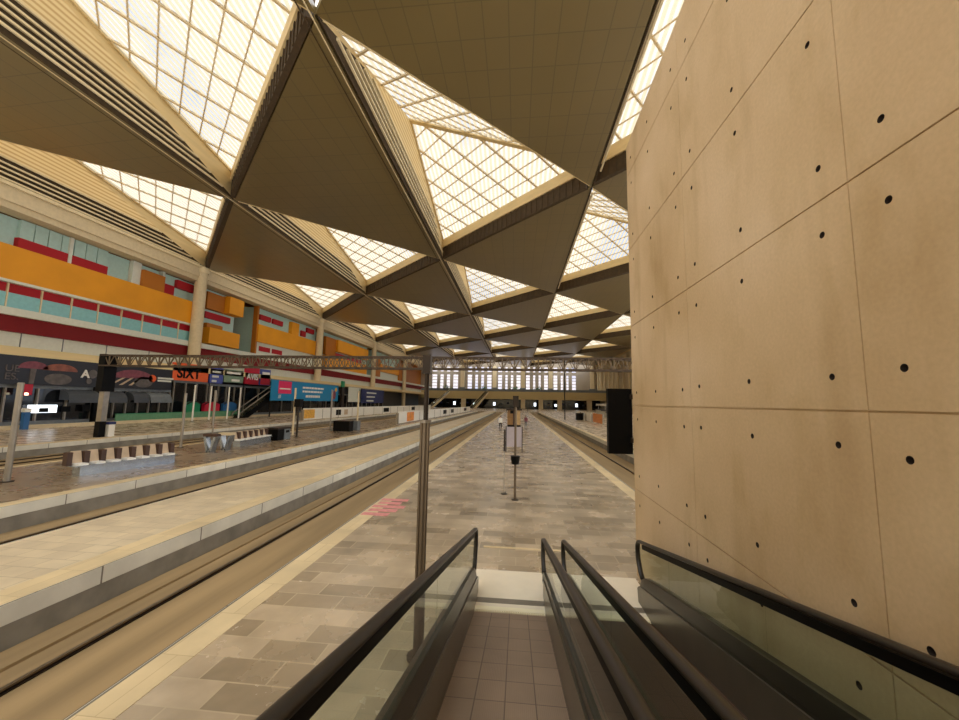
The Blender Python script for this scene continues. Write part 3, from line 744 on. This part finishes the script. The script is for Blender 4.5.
t = stand(108, 437, 1.2, .5, .5, 'white', 'litter_bin', 'white and navy bin at the edge of the far concourse, beside the pylon base', 'bin', X=-33.6, extra='navy')
MB().box(-33.85, -33.4, t.location.y-.95, t.location.y-.45, 0, 1.25).build('dark_flank', 'black', t)

# big blue banner and navy banner on frames
def banner(label, x0, x1, yt, yb, m, X):
    p = at(x0, yt, 0, X); q = at(x1, yt, 0, X); zb_ = at(x0, yb, 0, X).z
    t = thing('banner', label, 'banner', (X, (p.y+q.y)/2, 0))
    sh = MB().box(X-.15, X, p.y, q.y, zb_, p.z).build('printed_sheet', m, t)
    for i in range(4):
        y = p.y+.4 + (q.y-p.y-.8)*i/3; MB().box(X-.35, X-.17, y-.1, y+.1, 0, p.z).build('post', 'pole_dark', t)
    MB().box(X-.17, X+.02, p.y-.05, q.y+.05, p.z, p.z+.12).build('frame_rail', 'grey_metal', t)
    return sh, p.y, q.y, zb_, p.z
t, a, b, z0, z1 = banner('wide blue banner with a pink block and white lines of print', 272, 339, 379.5, 400.5, 'banner_blue', -45.)
L_ = b-a
MB().box(-45., -44.94, a+L_*.08, a+L_*.235, z0+1.35, z1-.1).build('printed_block', 'pink', t)
MB().box(-44.95, -44.90, a+L_*.09, a+L_*.22, z0+2.15, z0+2.4).build('printed_line', 'white', t)
letters('///', -44.93, a+L_*.08, z0+.45, 1.0, 'white', t, name='printed_slashes')
for k, (s, e, z) in enumerate(((.39, .72, 2.75), (.39, .70, 1.95), (.44, .66, 1.0))):
    y = a+L_*s
    while y < a+L_*e:
        d = random.uniform(.5, 1.3); MB().box(-45., -44.94, y, min(y+d, a+L_*e), z0+z-.18-.12*(k == 2), z0+z+.22).build('printed_line', 'white', t); y += d+.22
disc_poly(-45., a+L_*.92, z0+1.5, L_*.03, 1.1).build('printed_figure', 'print_pink', t); disc_poly(-45., a+L_*.95, z0+2.8, L_*.02, .5).build('printed_figure', 'yellow_poster', t)
t, a, b, z0, z1 = banner('navy banner with pale lines of print, right of the big blue banner', 362, 384, 389, 403, 'navy', -45.)
for k in range(3): MB().box(-45., -44.94, a+(b-a)*.2, a+(b-a)*(.62-.06*k), z1-1.2-k*1.2, z1-.8-k*1.2).build('printed_line', 'white_panel', t)
t, a, b, z0, z1 = banner('pale panel between the blue banner and the navy banner', 349, 361, 387, 402, 'white_panel', -46.)
y = at(343, 385, 0, -44.5).y
t = thing('totem', 'tall dark green totem at the right end of the blue banner', 'totem', (-44.5, y, 0))
MB().box(-44.8, -44.3, y-.7, y+.7, 0, 6.6).build('body', 'pole_dark', t); MB().box(-44.78, -44.32, y-.7, y+.7, 6.6, 8.1).build('top', 'green', t)

# escalator beside the rental counters
def escalator(label, x, y, dx, dy, h, w_=1.4, group='escalators', m='pole_dark', gm='grey_metal'):
    """rises by h over (dx, dy) from (x, y)"""
    t = thing('escalator', label, 'escalator', (x, y, 0), group)
    a = Vector((x, y, 0)); b = Vector((x+dx, y+dy, h)); d = Vector((dx, dy, 0)).normalized(); sd = Vector((-d.y, d.x, 0))*w_/2
    MB().slab([a-sd+Vector((0, 0, .02)), b-sd, b-sd+Vector((0, 0, -1.1)), a-sd+d*1.8+Vector((0, 0, .02))], sd*2).build('truss', m, t)
    n = 14; st = MB()
    for i in range(n):
        p = a.lerp(b, i/n); q = a.lerp(b, (i+1)/n)
        st.slab([p-sd*.7+Vector((0, 0, .05)), p+sd*.7+Vector((0, 0, .05)), q+sd*.7-Vector((0, 0, h/n-.05)), q-sd*.7-Vector((0, 0, h/n-.05))], (0, 0, h/n))
    st.build('steps', 'deck', t)
    for s in (-1, 1):
        o = sd*s*.92
        MB().slab([a+o, b+o, b+o+Vector((0, 0, .85)), a+o+Vector((0, 0, .85))], sd.normalized()*.04).build('balustrade', 'balustrade_glass', t)
        MB().tube([a+o-d*.3+Vector((0, 0, .5)), a+o-d*.1+Vector((0, 0, .88)), b+o+Vector((0, 0, .92))], .09, 8).build('handrail', gm, t)
    return t
e0 = at(236, 413, 2, .12)
escalator('dark escalator rising to the right beside the blue rental counter', -46.3, at(237, 413, 0, -46.3).y, -.1, 11.5, 5.9, m='black')

# ------------------------------------------------------------------ gantry truss over the tracks
def truss(name, label, Y, x0, x1, z0, z1, dep, step, posts):
    t = thing(name, label, 'truss', ((x0+x1)/2, Y, 0))
    for y in (Y-dep/2, Y+dep/2):
        for z, nm in ((z0, 'bottom_chord'), (z1, 'top_chord')):
            MB().box(x0, x1, y-.06, y+.06, z-.06, z+.06).build(nm, 'truss', t)
    wb = MB(); n = int((x1-x0)/step)
    for i in range(n):
        xa, xb = x0+(x1-x0)*i/n, x0+(x1-x0)*(i+1)/n; xm = (xa+xb)/2
        for y in (Y-dep/2, Y+dep/2):
            wb.bar((xa, y, z0), (xm, y, z1), .055); wb.bar((xm, y, z1), (xb, y, z0), .055); wb.bar((xa, y, z0), (xa, y, z1), .07)
        wb.bar((xa, Y-dep/2, z1), (xa, Y+dep/2, z1), .06); wb.bar((xa, Y-dep/2, z0), (xb, Y+dep/2, z0), .05)
    wb.build('web_bracing', 'truss_gold', t)
    for x, top in posts:
        MB().slab([(x-.24, Y-.24, 0), (x+.24, Y-.24, 0), (x+.24, Y+.24, 0), (x-.24, Y+.24, 0)], (0, 0, 3.7)).build('post', 'grey_metal', t)
        MB().box(x-.3, x+.3, Y-dep/2-.05, Y+dep/2+.05, 3.7, z1+.1).build('post_head', 'black', t)
    return t
truss('gantry_truss', 'long steel lattice gantry spanning the tracks below the roof', 31., -36.9, 21., 6.0, 6.92, 1.0, .95, ((-36.6, 0), (21., 0)))

# ------------------------------------------------------------------ poles
def bronze_pole():
    x, y = -1.27, 5.35
    t = thing('pole', 'tall bronze pole with a thick lower sleeve, left of the moving walkway', 'pole', (x, y, 0))
    MB().cyl(x, y, 0, .035, .15, .15, 20).build('base_plate', 'pole_dark', t)
    MB().cyl(x, y, .03, .92, .07, .07, 18).build('dark_foot', 'pole_dark', t)
    MB().cyl(x, y, .92, 3.06, .062, .062, 18).cyl(x-.045, y-.045, .92, 3.05, .022, .022, 10).cyl(x+.05, y-.04, .92, 3.05, .022, .022, 10).build('sleeve', 'pole', t)
    MB().cyl(x, y, 3.05, 3.09, .08, .08, 18).build('collar', 'grey_metal', t)
    MB().cyl(x, y, 3.08, 3.86, .034, .032, 16).build('shaft', 'pole_dark', t)
    MB().box(x-.055, x+.055, y-.06, y+.06, 3.74, 4.0).build('camera_head', 'pole_dark', t)
bronze_pole()
def post(label, px_b, py_b, z, r, m, name='post', head=None, loc=None, group=None, cap=True):
    p = at(px_b, py_b, 2, 0) if loc is None else Vector(loc)
    t = thing(name, label, 'post', p, group)
    MB().cyl(p.x, p.y, 0, .04, r*2, r*2, 14).build('base_plate', 'pole_dark', t)
    MB().cyl(p.x, p.y, .04, z, r, r*.95, 14).build('shaft', m, t)
    if cap: MB().cyl(p.x, p.y, z, z+.05, r*1.15, r*.8, 14).build('cap', m, t)
    if head: MB().box(p.x-head/2, p.x+head/2, p.y-head/2, p.y+head/2, z-head*1.2, z+.05).build('head', 'black', t)
    return t
post('thick grey post at the far left of the bench platform', 6.5, 482, 3.75, .1, 'grey_metal')
post('slim grey post on the bench platform between the two bench rows', 180.5, 448, 3.55, .085, 'grey_metal')
post('thin grey lamp post rising behind the steel pedestals', 212, 438, 3.9, .06, 'grey_metal')
post('thin pale post left of the dark signal post', 292.5, 436, 4.3, .09, 'cream')
post('dark signal post with a black head under the blue banner', 296.5, 437, 3.3, .09, 'pole_dark', 'signal_post', head=.55)
post('thin pale post below the right half of the blue banner', 330, 430, 4.4, .09, 'grey_metal')
post('pale post behind the black box, right of the blue banner', 357, 428, 4.4, .1, 'cream')
post('thin post beyond the crimson rental counter', 212, 424.5, 4.2, .06, 'grey_metal')
for px, lb in ((192.5, 'pale slim post in front of the orange sign'), (209, 'pale slim post at the right end of the orange sign'), (227, 'pale slim post between the blue and pale green signs'), (238.5, 'pale slim post under the right end of the pale green sign')):
    p = at(px, 416, 0, -45.2); post(lb, 0, 0, 5.0, .11, 'white', loc=(-45.2, p.y, 0))
p = at(547, 420, 2, 0)
post('tall thin black mast rising to the roof at the right of the main platform', 0, 0, 12.6, .12, 'black', 'mast', loc=(10.2, 84, 0))

# central sign post with the bin, thin post, kiosk
def centre():
    p = at(515, 500, 2, 0); x, y = p.x, p.y
    t = thing('sign_post', 'brown post on the middle of the platform with a dark basket', 'post', (x, y, 0))
    MB().cyl(x, y, 0, .03, .12, .12, 16).build('base_plate', 'pole_dark', t)
    MB().cyl(x, y, .03, 3.55, .045, .04, 14).build('shaft', 'pole', t)
    MB().cyl(x, y, 1.22, 1.50, .13, .17, 18).build('basket', 'black', t)
    MB().box(x-.1, x+.1, y-.04, y+.04, 3.2, 3.6).build('head_plate', 'pole_dark', t)
    q = at(504, 494, 2, 0)
    t = thing('belt_post', 'thin post with a dark upper sleeve, left of the central brown post', 'post', (q.x, q.y, 0))
    MB().cyl(q.x, q.y, 0, .025, .12, .12, 16).build('base_plate', 'pole_dark', t)
    MB().cyl(q.x, q.y, .025, 1.55, .012, .012, 10).build('stem', 'grey_metal', t)
    MB().cyl(q.x, q.y, 1.55, 2.35, .035, .035, 12).build('sleeve', 'pole_dark', t)
    # freestanding pale lilac board behind
    r = at(514, 452, 2, 0)
    t = thing('pale_board', 'pale lilac board standing behind the brown post', 'board', (r.x, r.y, 0))
    for dx in (-.55, .55): MB().box(r.x+dx-.03, r.x+dx+.03, r.y-.03, r.y+.03, 0, 1.75).build('leg', 'pole_dark', t)
    MB().box(r.x-.52, r.x+.52, r.y-.015, r.y+.015, .35, 1.7).build('pale_sheet', 'board_white', t)
    k = at(514, 429, 2, 0)
    t = thing('kiosk', 'brown timber kiosk on a dark base in the middle of the platform', 'kiosk', (k.x, k.y, 0))
    MB().box(k.x-.85, k.x+.85, k.y-.6, k.y+.6, 0, .55).build('base', 'black', t)
    MB().box(k.x-.85, k.x-.15, k.y-.5, k.y+.5, .55, 2.4).build('panel', 'timber', t); MB().box(k.x+.12, k.x+.8, k.y-.5, k.y+.5, .55, 2.4).build('panel', 'timber_pale', t)
    MB().box(k.x-.15, k.x+.12, k.y-.45, k.y+.45, .55, 2.5).build('core', 'bench_dark', t)
    MB().box(k.x-1.0, k.x+1.0, k.y-.7, k.y+.7, 2.4, 2.58).build('roof', 'pole_dark', t)
    MB().box(k.x-.5, k.x-.1, k.y-.66, k.y-.62, 2.0, 2.38).build('notice', 'black', t)
centre()

# ------------------------------------------------------------------ people
def person(x, y, rz, label, coat, legs, hgt=1.72, bag=None):
    t = thing('person', label, 'person', (x, y, 0)); t.rotation_euler.z = rz
    s = hgt/1.72
    J = {'pel': (0, 0, .92), 'chest': (0, .0, 1.3), 'neck': (0, 0, 1.46), 'head': (0, .02, 1.55), 'crown': (0, .01, 1.69),
         'hl': (-.1, 0, .86), 'kl': (-.11, .05, .48), 'al': (-.11, -.05, .08), 'tl': (-.12, .1, .04), 'hr': (.1, 0, .86), 'kr': (.11, .1, .49), 'ar': (.11, .16, .08), 'tr': (.12, .31, .04),
         'sl': (-.18, 0, 1.38), 'el': (-.25, -.04, 1.1), 'wl': (-.24, .08, .86), 'fl': (-.23, .12, .77), 'sr': (.18, 0, 1.38), 'er': (.25, -.02, 1.1), 'wr': (.23, .12, .88), 'fr': (.22, .17, .80)}
    Rr = {'pel': .14, 'chest': .15, 'neck': .055, 'head': .09, 'crown': .075, 'hl': .09, 'kl': .06, 'al': .042, 'tl': .035, 'hr': .09, 'kr': .06, 'ar': .042, 'tr': .035, 'sl': .065, 'el': .045, 'wl': .03, 'fl': .028, 'sr': .065, 'er': .045, 'wr': .03, 'fr': .028}
    E_ = [('pel', 'chest'), ('chest', 'neck'), ('neck', 'head'), ('head', 'crown'), ('pel', 'hl'), ('hl', 'kl'), ('kl', 'al'), ('al', 'tl'), ('pel', 'hr'), ('hr', 'kr'), ('kr', 'ar'), ('ar', 'tr'), ('chest', 'sl'), ('sl', 'el'), ('el', 'wl'), ('wl', 'fl'), ('chest', 'sr'), ('sr', 'er'), ('er', 'wr'), ('wr', 'fr')]
    ks = list(J); me = bpy.data.meshes.new('body')
    me.from_pydata([Vector(J[k])*s for k in ks], [(ks.index(a), ks.index(b)) for a, b in E_], []); me.update()
    o = bpy.data.objects.new('body', me); C.objects.link(o)
    md = o.modifiers.new('skin', 'SKIN'); md.use_smooth_shade = True
    if not me.skin_vertices: me.attributes.new('skin', 'FLOAT', 'POINT')
    sv = me.skin_vertices[0].data
    for i, k in enumerate(ks): sv[i].radius = (Rr[k]*s*(1.25 if k in ('pel', 'chest') else 1), Rr[k]*s*(.8 if k in ('pel', 'chest') else 1)); sv[i].use_root = (k == 'pel')
    o.modifiers.new('sub', 'SUBSURF').levels = 1
    dg = bpy.context.evaluated_depsgraph_get(); m2 = bpy.data.meshes.new_from_object(o.evaluated_get(dg))
    o.modifiers.clear(); o.data = m2; m2.materials.clear()
    for m_ in ('skin', coat, legs, 'black'): m2.materials.append(M[m_])
    zmin = min(v.co.z for v in m2.vertices)
    for v in m2.vertices: v.co.z -= zmin
    for p in m2.polygons:
        c = p.center; z = c.z/s; p.use_smooth = True
        hand = z < .86 and abs(c.x) > .19*s
        p.material_index = 3 if z < .1 else (0 if hand or z > 1.46 else (1 if z > .9 else 2))
    o.parent = t
    hb = MB(); n = 10
    for i in range(5):
        a = i/4*math.pi/2
        hb.v += [Vector((.098*math.cos(a)*math.cos(2*math.pi*k/n)*s, (-.012+.108*math.cos(a)*math.sin(2*math.pi*k/n))*s, (1.6+.125*math.sin(a))*s)) for k in range(n)]
    hb.f = [(i*n+k, i*n+(k+1) % n, (i+1)*n+(k+1) % n, (i+1)*n+k) for i in range(4) for k in range(n)]
    ho = bpy.data.meshes.new('hair'); ho.from_pydata(hb.v, [], hb.f); ho.materials.append(M['hair'])
    h = bpy.data.objects.new('hair', ho); C.objects.link(h); h.parent = t
    return t
k = at(502, 428, 2, 0)
person(k.x, 47., .3, 'person in a white top and dark trousers standing left of the kiosk', 'white', 'black', 1.78)
person(at(525, 426, 2, 0).x, 52., -.2, 'person in a pink top standing right of the kiosk', 'print_pink', 'grey_panel', 1.72)

# ------------------------------------------------------------------ benches on the left platform
def bench_row(label, p, q, seats, group='bench rows on the left platform'):
    a, b = Vector((p[0], p[1], 0)), Vector((q[0], q[1], 0)); L = (b-a).length; d = (b-a).normalized(); ang = math.atan2(d.y, d.x)
    t = thing('bench', label, 'bench', (a+b)/2, group); t.rotation_euler.z = ang
    o0 = (a+b)/2
    def part(mb, nm, m):
        return mb.build(nm, m, None, origin=(0, 0, 0)), nm
    def put(mb, nm, m):
        o = mb.build(nm, m, origin=(0, 0, 0)); o.location = (0, 0, 0); o.parent = t
    put(MB().box(-L/2+.2, L/2-.1, -.28, .22, 0, .38), 'plinth', 'steel')
    put(MB().box(-L/2, L/2, -.34, .3, .38, .42), 'seat_rail', 'steel')
    n = len(seats); w_ = L/n
    for i, sct in enumerate(seats):
        x0 = -L/2 + i*w_
        if sct:
            put(MB().box(x0+.12, x0+w_-.12, -.3, .16, .42, .50), 'seat', 'white')
            put(MB().slab([(x0+.12, .14, .46), (x0+w_-.12, .14, .46), (x0+w_-.12, .30, .98), (x0+.12, .30, .98)], (0, .07, 0)), 'backrest', 'bench')
        put(MB().box(x0-.09, x0+.09, .08, .36, .42, .96), 'divider', 'bench_dark')
    put(MB().box(L/2-.09, L/2+.09, .08, .36, .42, .96), 'divider', 'bench_dark')
a, b = at(62, 474, 2, 0), at(165, 464, 2, 0)
bench_row('long bench row nearer the left edge, tan backs with dark dividers', (-18.4, 14.6), (-17.6, 18.6), [1, 1, 1, 1, 1, 1, 1])
a, b = at(232, 446, 2, 0), at(271, 439, 2, 0)
bench_row('second bench row farther along, beside the two steel pedestals', (-19.2, 25.0), (-19.6, 29.2), [1, 1, 1, 1, 1, 1])
def pedestal(px, py, label, top):
    p = at(px, py, 2, 0)
    t = thing('pedestal', label, 'pedestal', p, 'v-shaped steel pedestals')
    for s in (-1, 1): MB().slab([(p.x+s*.04, p.y-.2, 0), (p.x+s*.16, p.y-.2, 0), (p.x+s*.42, p.y-.2, .95), (p.x+s*.24, p.y-.2, .95)], (0, .4, 0)).build('leg', 'steel', t)
    MB().box(p.x-.14, p.x+.14, p.y-.2, p.y+.2, 0, .1).build('foot', 'steel', t)
    MB().box(p.x-.42, p.x+.42, p.y-.22, p.y+.22, .95, 1.1).build('top', top, t)
pedestal(210.5, 452, 'steel v-shaped pedestal with a dark top, first from the slim grey post', 'bench_dark')
pedestal(225.5, 450, 'steel v-shaped pedestal with a cream top', 'cream')
def bin_(p, label, m, h=1.0, w_=.9):
    t = thing('litter_bin', label, 'bin', p)
    MB().box(p.x-w_/2, p.x+w_/2, p.y-w_/2, p.y+w_/2, 0, h*.86).build('body', m, t); MB().box(p.x-w_/2-.03, p.x+w_/2+.03, p.y-w_/2-.03, p.y+w_/2+.03, h*.86, h).build('lid', 'pole_dark', t)
    MB().box(p.x+w_/2, p.x+w_/2+.01, p.y-w_*.3, p.y+w_*.3, h*.55, h*.75).build('slot', 'black', t)
bin_(at(275.5, 440, 2, 0), 'black bin at the right end of the second bench row', 'black', 1.0, .85)
bin_(at(282.5, 439, 2, 0), 'blue grey bin beside the black bin', 'grey_panel', 1.0, .8)
p = at(339, 431, 2, 0); p.x = -18.6
t = thing('equipment_box', 'wide black box on the bench platform, right of the blue banner', 'box', p)
MB().box(p.x-.9, p.x+.9, p.y-.5, p.y+.5, 0, 1.05).build('body', 'black', t); MB().box(p.x-.95, p.x+.95, p.y-.55, p.y+.55, 1.05, 1.12).build('lid', 'pole_dark', t)
p = at(351, 430, 2, 0)
t = thing('equipment_box', 'grey panel box to the right of the wide black box', 'box', p)
MB().box(p.x-.9, p.x+.9, p.y-.4, p.y+.4, 0, 1.0).build('body', 'grey_panel', t); MB().box(p.x-.92, p.x+.92, p.y-.42, p.y+.42, 1.0, 1.05).build('lid', 'grey_metal', t)
# white hoardings
def hoarding(label, X, y0, y1, z, boards, step=6., group='white hoarding runs'):
    t = thing('hoarding', label, 'hoarding', (X, (y0+y1)/2, 0), group)
    n = max(1, int((y1-y0)/step))
    for i in range(n):
        a, b = y0+(y1-y0)*i/n, y0+(y1-y0)*(i+1)/n
        MB().box(X-.06, X+.06, a+.03, b-.03, .08, z).build('panel', 'white', t)
        MB().box(X-.3, X+.1, a-.05, a+.05, 0, z*.9).build('stay', 'grey_metal', t)
    for y, w_, m, za, zb_ in boards: MB().box(X+.06, X+.09, y-w_/2, y+w_/2, za, zb_).build('poster', m, t)
yy = lambda px, py, X: at(px, py, 0, X).y
hoarding('long cream hoarding with a yellow poster, below the blue banner', -33.4, yy(303, 415, -33.4), 148., 1.9,
         [(yy(309, 415, -33.4), 3.2, 'yellow_poster', .3, 1.7), (yy(338, 415, -33.4), 2.0, 'black', .5, 1.5), (yy(345.5, 415, -33.4), 1.6, 'bench', .5, 1.5), (yy(386, 411, -33.4), 4., 'black', .5, 1.5), (yy(413, 410, -33.4), 4., 'black', .5, 1.5)])
hoarding('nearer white hoarding with an orange poster, right of the bronze pole', -17.0, yy(398, 418, -17.), 140., 1.75,
         [(yy(410, 418, -17.), 4., 'orange_poster', .2, 1.6), (yy(444.6, 413, -17.), 4., 'black', .5, 1.4), (yy(452, 412, -17.), 4., 'black', .5, 1.4), (yy(465, 411, -17.), 6., 'black', .5, 1.4)])
# right platform
hoarding('tan hoarding with an orange end on the right platform', 14.0, yy(603, 418, 14.)+8.6, yy(577, 418, 14.), 1.8, [])
MBt = thing('notice_board', 'orange notice board on the right platform beside the black display panel', 'board', (13.8, 66, 0))
y0 = yy(603, 418, 13.8); MB().box(13.75, 13.88, y0, y0+8., .2, 1.75).build('sheet', 'orange_poster', MBt); MB().box(13.7, 13.92, y0-.1, y0, 0, 1.8).build('leg', 'grey_metal', MBt); MB().box(13.7, 13.92, y0+8, y0+8.1, 0, 1.8).build('leg', 'grey_metal', MBt)
bin_(Vector((13.2, 84, 0)), 'dark bin on the right platform at the far end of the orange board', 'black', 1.5, 1.3)
for i, (x, y, L_, lb) in enumerate(((20., 82., 7., 'white service counter on the right platform, nearest of the row'), (24., 104., 10., 'white service counter on the right platform, middle of the row'), (27., 126., 12., 'white service counter on the right platform, farthest of the row'))):
    t = thing('service_counter', lb, 'counter', (x, y, 0), 'white counters on the right platform')
    MB().box(x-.8, x+.8, y-L_/2, y+L_/2, 0, 1.6).build('body', 'white_panel', t); MB().box(x-1., x+1., y-L_/2-.2, y+L_/2+.2, 1.6, 1.8).build('worktop', 'pole_dark', t)
    MB().box(x-.8, x+.8, y-L_/2, y+L_/2, 3.0, 3.6).build('canopy', 'white', t)
    for s in (-1, 1): MB().box(x-.1, x+.1, y+s*(L_/2-.3)-.1, y+s*(L_/2-.3)+.1, 1.8, 3.0).build('canopy_post', 'grey_metal', t)

# ------------------------------------------------------------------ far end of the hall
YW = 240.
we = MB()
ZA, ZB = 11.3, 25.6
we.box(-64, 60, YW, YW+1, 0, ZA); we.box(-64, 60, YW, YW+1, ZB, 34)
groups = [(432, 458), (467.5, 491.5), (498, 520.5), (526, 548), (553.5, 576)]
xs = lambda px: at(px, 385, 1, YW).x
edges = [-64.]
for a, b in groups: edges += [xs(a), xs(b)]
edges.append(60.)
for i in range(0, len(edges), 2): we.box(edges[i], edges[i+1], YW, YW+1, ZA, ZB)
struct('wall_end', we, 'wall_end')
for gi, (a, b) in enumerate(groups):
    x0, x1 = xs(a), xs(b); mb = MB(); n = 4
    for i in range(n):
        pitch = (x1-x0)/n
        if i: mb.box(x0+pitch*i-1., x0+pitch*i+1., YW+.1, YW+.9, ZA, ZB)
    mb.box(x0, x1, YW+.12, YW+.88, 20.6, 22.4)
    for z in (13.2, 15.2, 17.2, 19.0): mb.box(x0, x1, YW+.3, YW+.5, z-.16, z+.16)
    fr = mb.build('window_%d' % (gi+2), 'wall_end'); fr['kind'] = 'structure'
    MB().box(x0, x1, YW+.5, YW+.54, ZA, ZB).build('pane', 'window_glass', fr)
for px, lb in ((462.5, 'leftmost pale pier between the tall end windows'), (494.5, 'second pale pier from the left between the tall end windows'), (523, 'third pale pier from the left between the tall end windows'),
               (550.5, 'rightmost pale pier between the tall end windows'), (592, 'broad pale rib on the right of the end wall'), (600, 'second broad pale rib on the right of the end wall')):
    x = xs(px); t = thing('pier', lb, 'pier', (x, YW-.6, 0), 'pale piers of the end wall')
    MB().box(x-1.2, x+1.2, YW-1.1, YW, 12.6, 26.2).build('shaft', 'cream', t); MB().box(x-1.8, x+1.8, YW-1.3, YW, 0., 12.6).build('foot', 'grey_panel', t)
# mezzanine
YM = 214.
zm_ = lambda py: at(505, py, 1, YM).z
z_lo, z_mid, z_hi = zm_(399), zm_(391.5), zm_(389)
t = thing('mezzanine', 'ochre mezzanine deck across the far end of the hall', 'mezzanine', (0, YM+10, 0))
MB().box(-54, 48, YM+.4, YW-1.5, z_lo, z_lo+.8).build('deck_slab', 'mezz', t); MB().box(-54, 48, YM, YM+.5, z_lo-.1, z_mid).build('fascia', 'mezz', t)
MB().box(-54, 48, YM+.1, YM+.2, z_mid, z_hi).build('parapet_glass', 'grey_panel', t)
for px in (408, 463, 523, 541, 560, 590, 615): x = at(px, 404, 1, YM).x; MB().box(x-1.2, x+1.2, YM+1, YM+3.2, 0, z_lo).build('pier', 'cream', t)
MB().box(-54, 48, YW-10, YW-9.6, 0, z_lo).build('dark_glazing', 'dark_glass', t)
for i in range(24):
    x = -50 + i*4.; MB().box(x, x+1.3, YW-10.3, YW-10., 1.6+.5*(i % 3), 3.0+.6*(i % 2)).build('lit_opening', 'lamp' if i % 3 == 0 else ('navy' if i % 2 else 'grey_panel'), t)
for (pa, pb, lb) in ((430, 447, 'pale escalator to the mezzanine, right of the bronze pole'), (472, 486, 'pale escalator to the mezzanine, in the middle of the far end')):
    xa, xb = at(pa, 405, 1, YM-5).x, at(pb, 405, 1, YM-5).x
    escalator(lb, xa, YM-6., xb-xa, 5., z_mid-.3, 4., m='cream', gm='cream')
for px, lb in ((447, 'dark shrub-like planter on the mezzanine edge, left'), (483, 'large dark planter on the mezzanine edge above the middle escalator'), (515, 'dark planter on the mezzanine edge, second from the right'), (537, 'dark planter on the mezzanine edge, rightmost')):
    y = YM+3.; x = at(px, 392, 1, y).x; t = thing('planter', lb, 'planter', (x, y, z_lo+.8), 'planters on the mezzanine')
    zt_ = zm_(390.5); MB().slab([(x-1.5, y-1., z_lo+.8), (x+1.5, y-1., z_lo+.8), (x+1.9, y-1., zt_), (x-1.9, y-1., zt_)], (0, 2., 0)).build('tub', 'pole_dark', t)
    fb = MB()
    for k in range(110):
        v = Vector((random.gauss(0, 1.2), random.gauss(0, .6), abs(random.gauss(.9, .8)))); d = Vector((random.uniform(-1, 1), random.uniform(-1, 1), random.uniform(0, 1))).normalized()*.9; s_ = Vector((random.uniform(-1, 1), random.uniform(-1, 1), 0)).normalized()*.3
        c = Vector((x, y, zt_-.1))+v; fb.add([c, c+d*.5+s_, c+d, c+d*.5-s_], [(0, 1, 2, 3)])
    fb.build('foliage', 'green', t)
# buffer end: dark rail across the platform end
t = thing('end_barrier', 'low dark barrier across the far end of the main platform', 'barrier', (1, 149, 0))
for x in (-4, 0, 4, 8): MB().box(x-.08, x+.08, 148.9, 149.1, 0, 1.0).build('post', 'pole_dark', t)
MB().box(-4.2, 8.2, 148.9, 149.1, 1.0, 1.2).build('rail_bar', 'pole_dark', t)
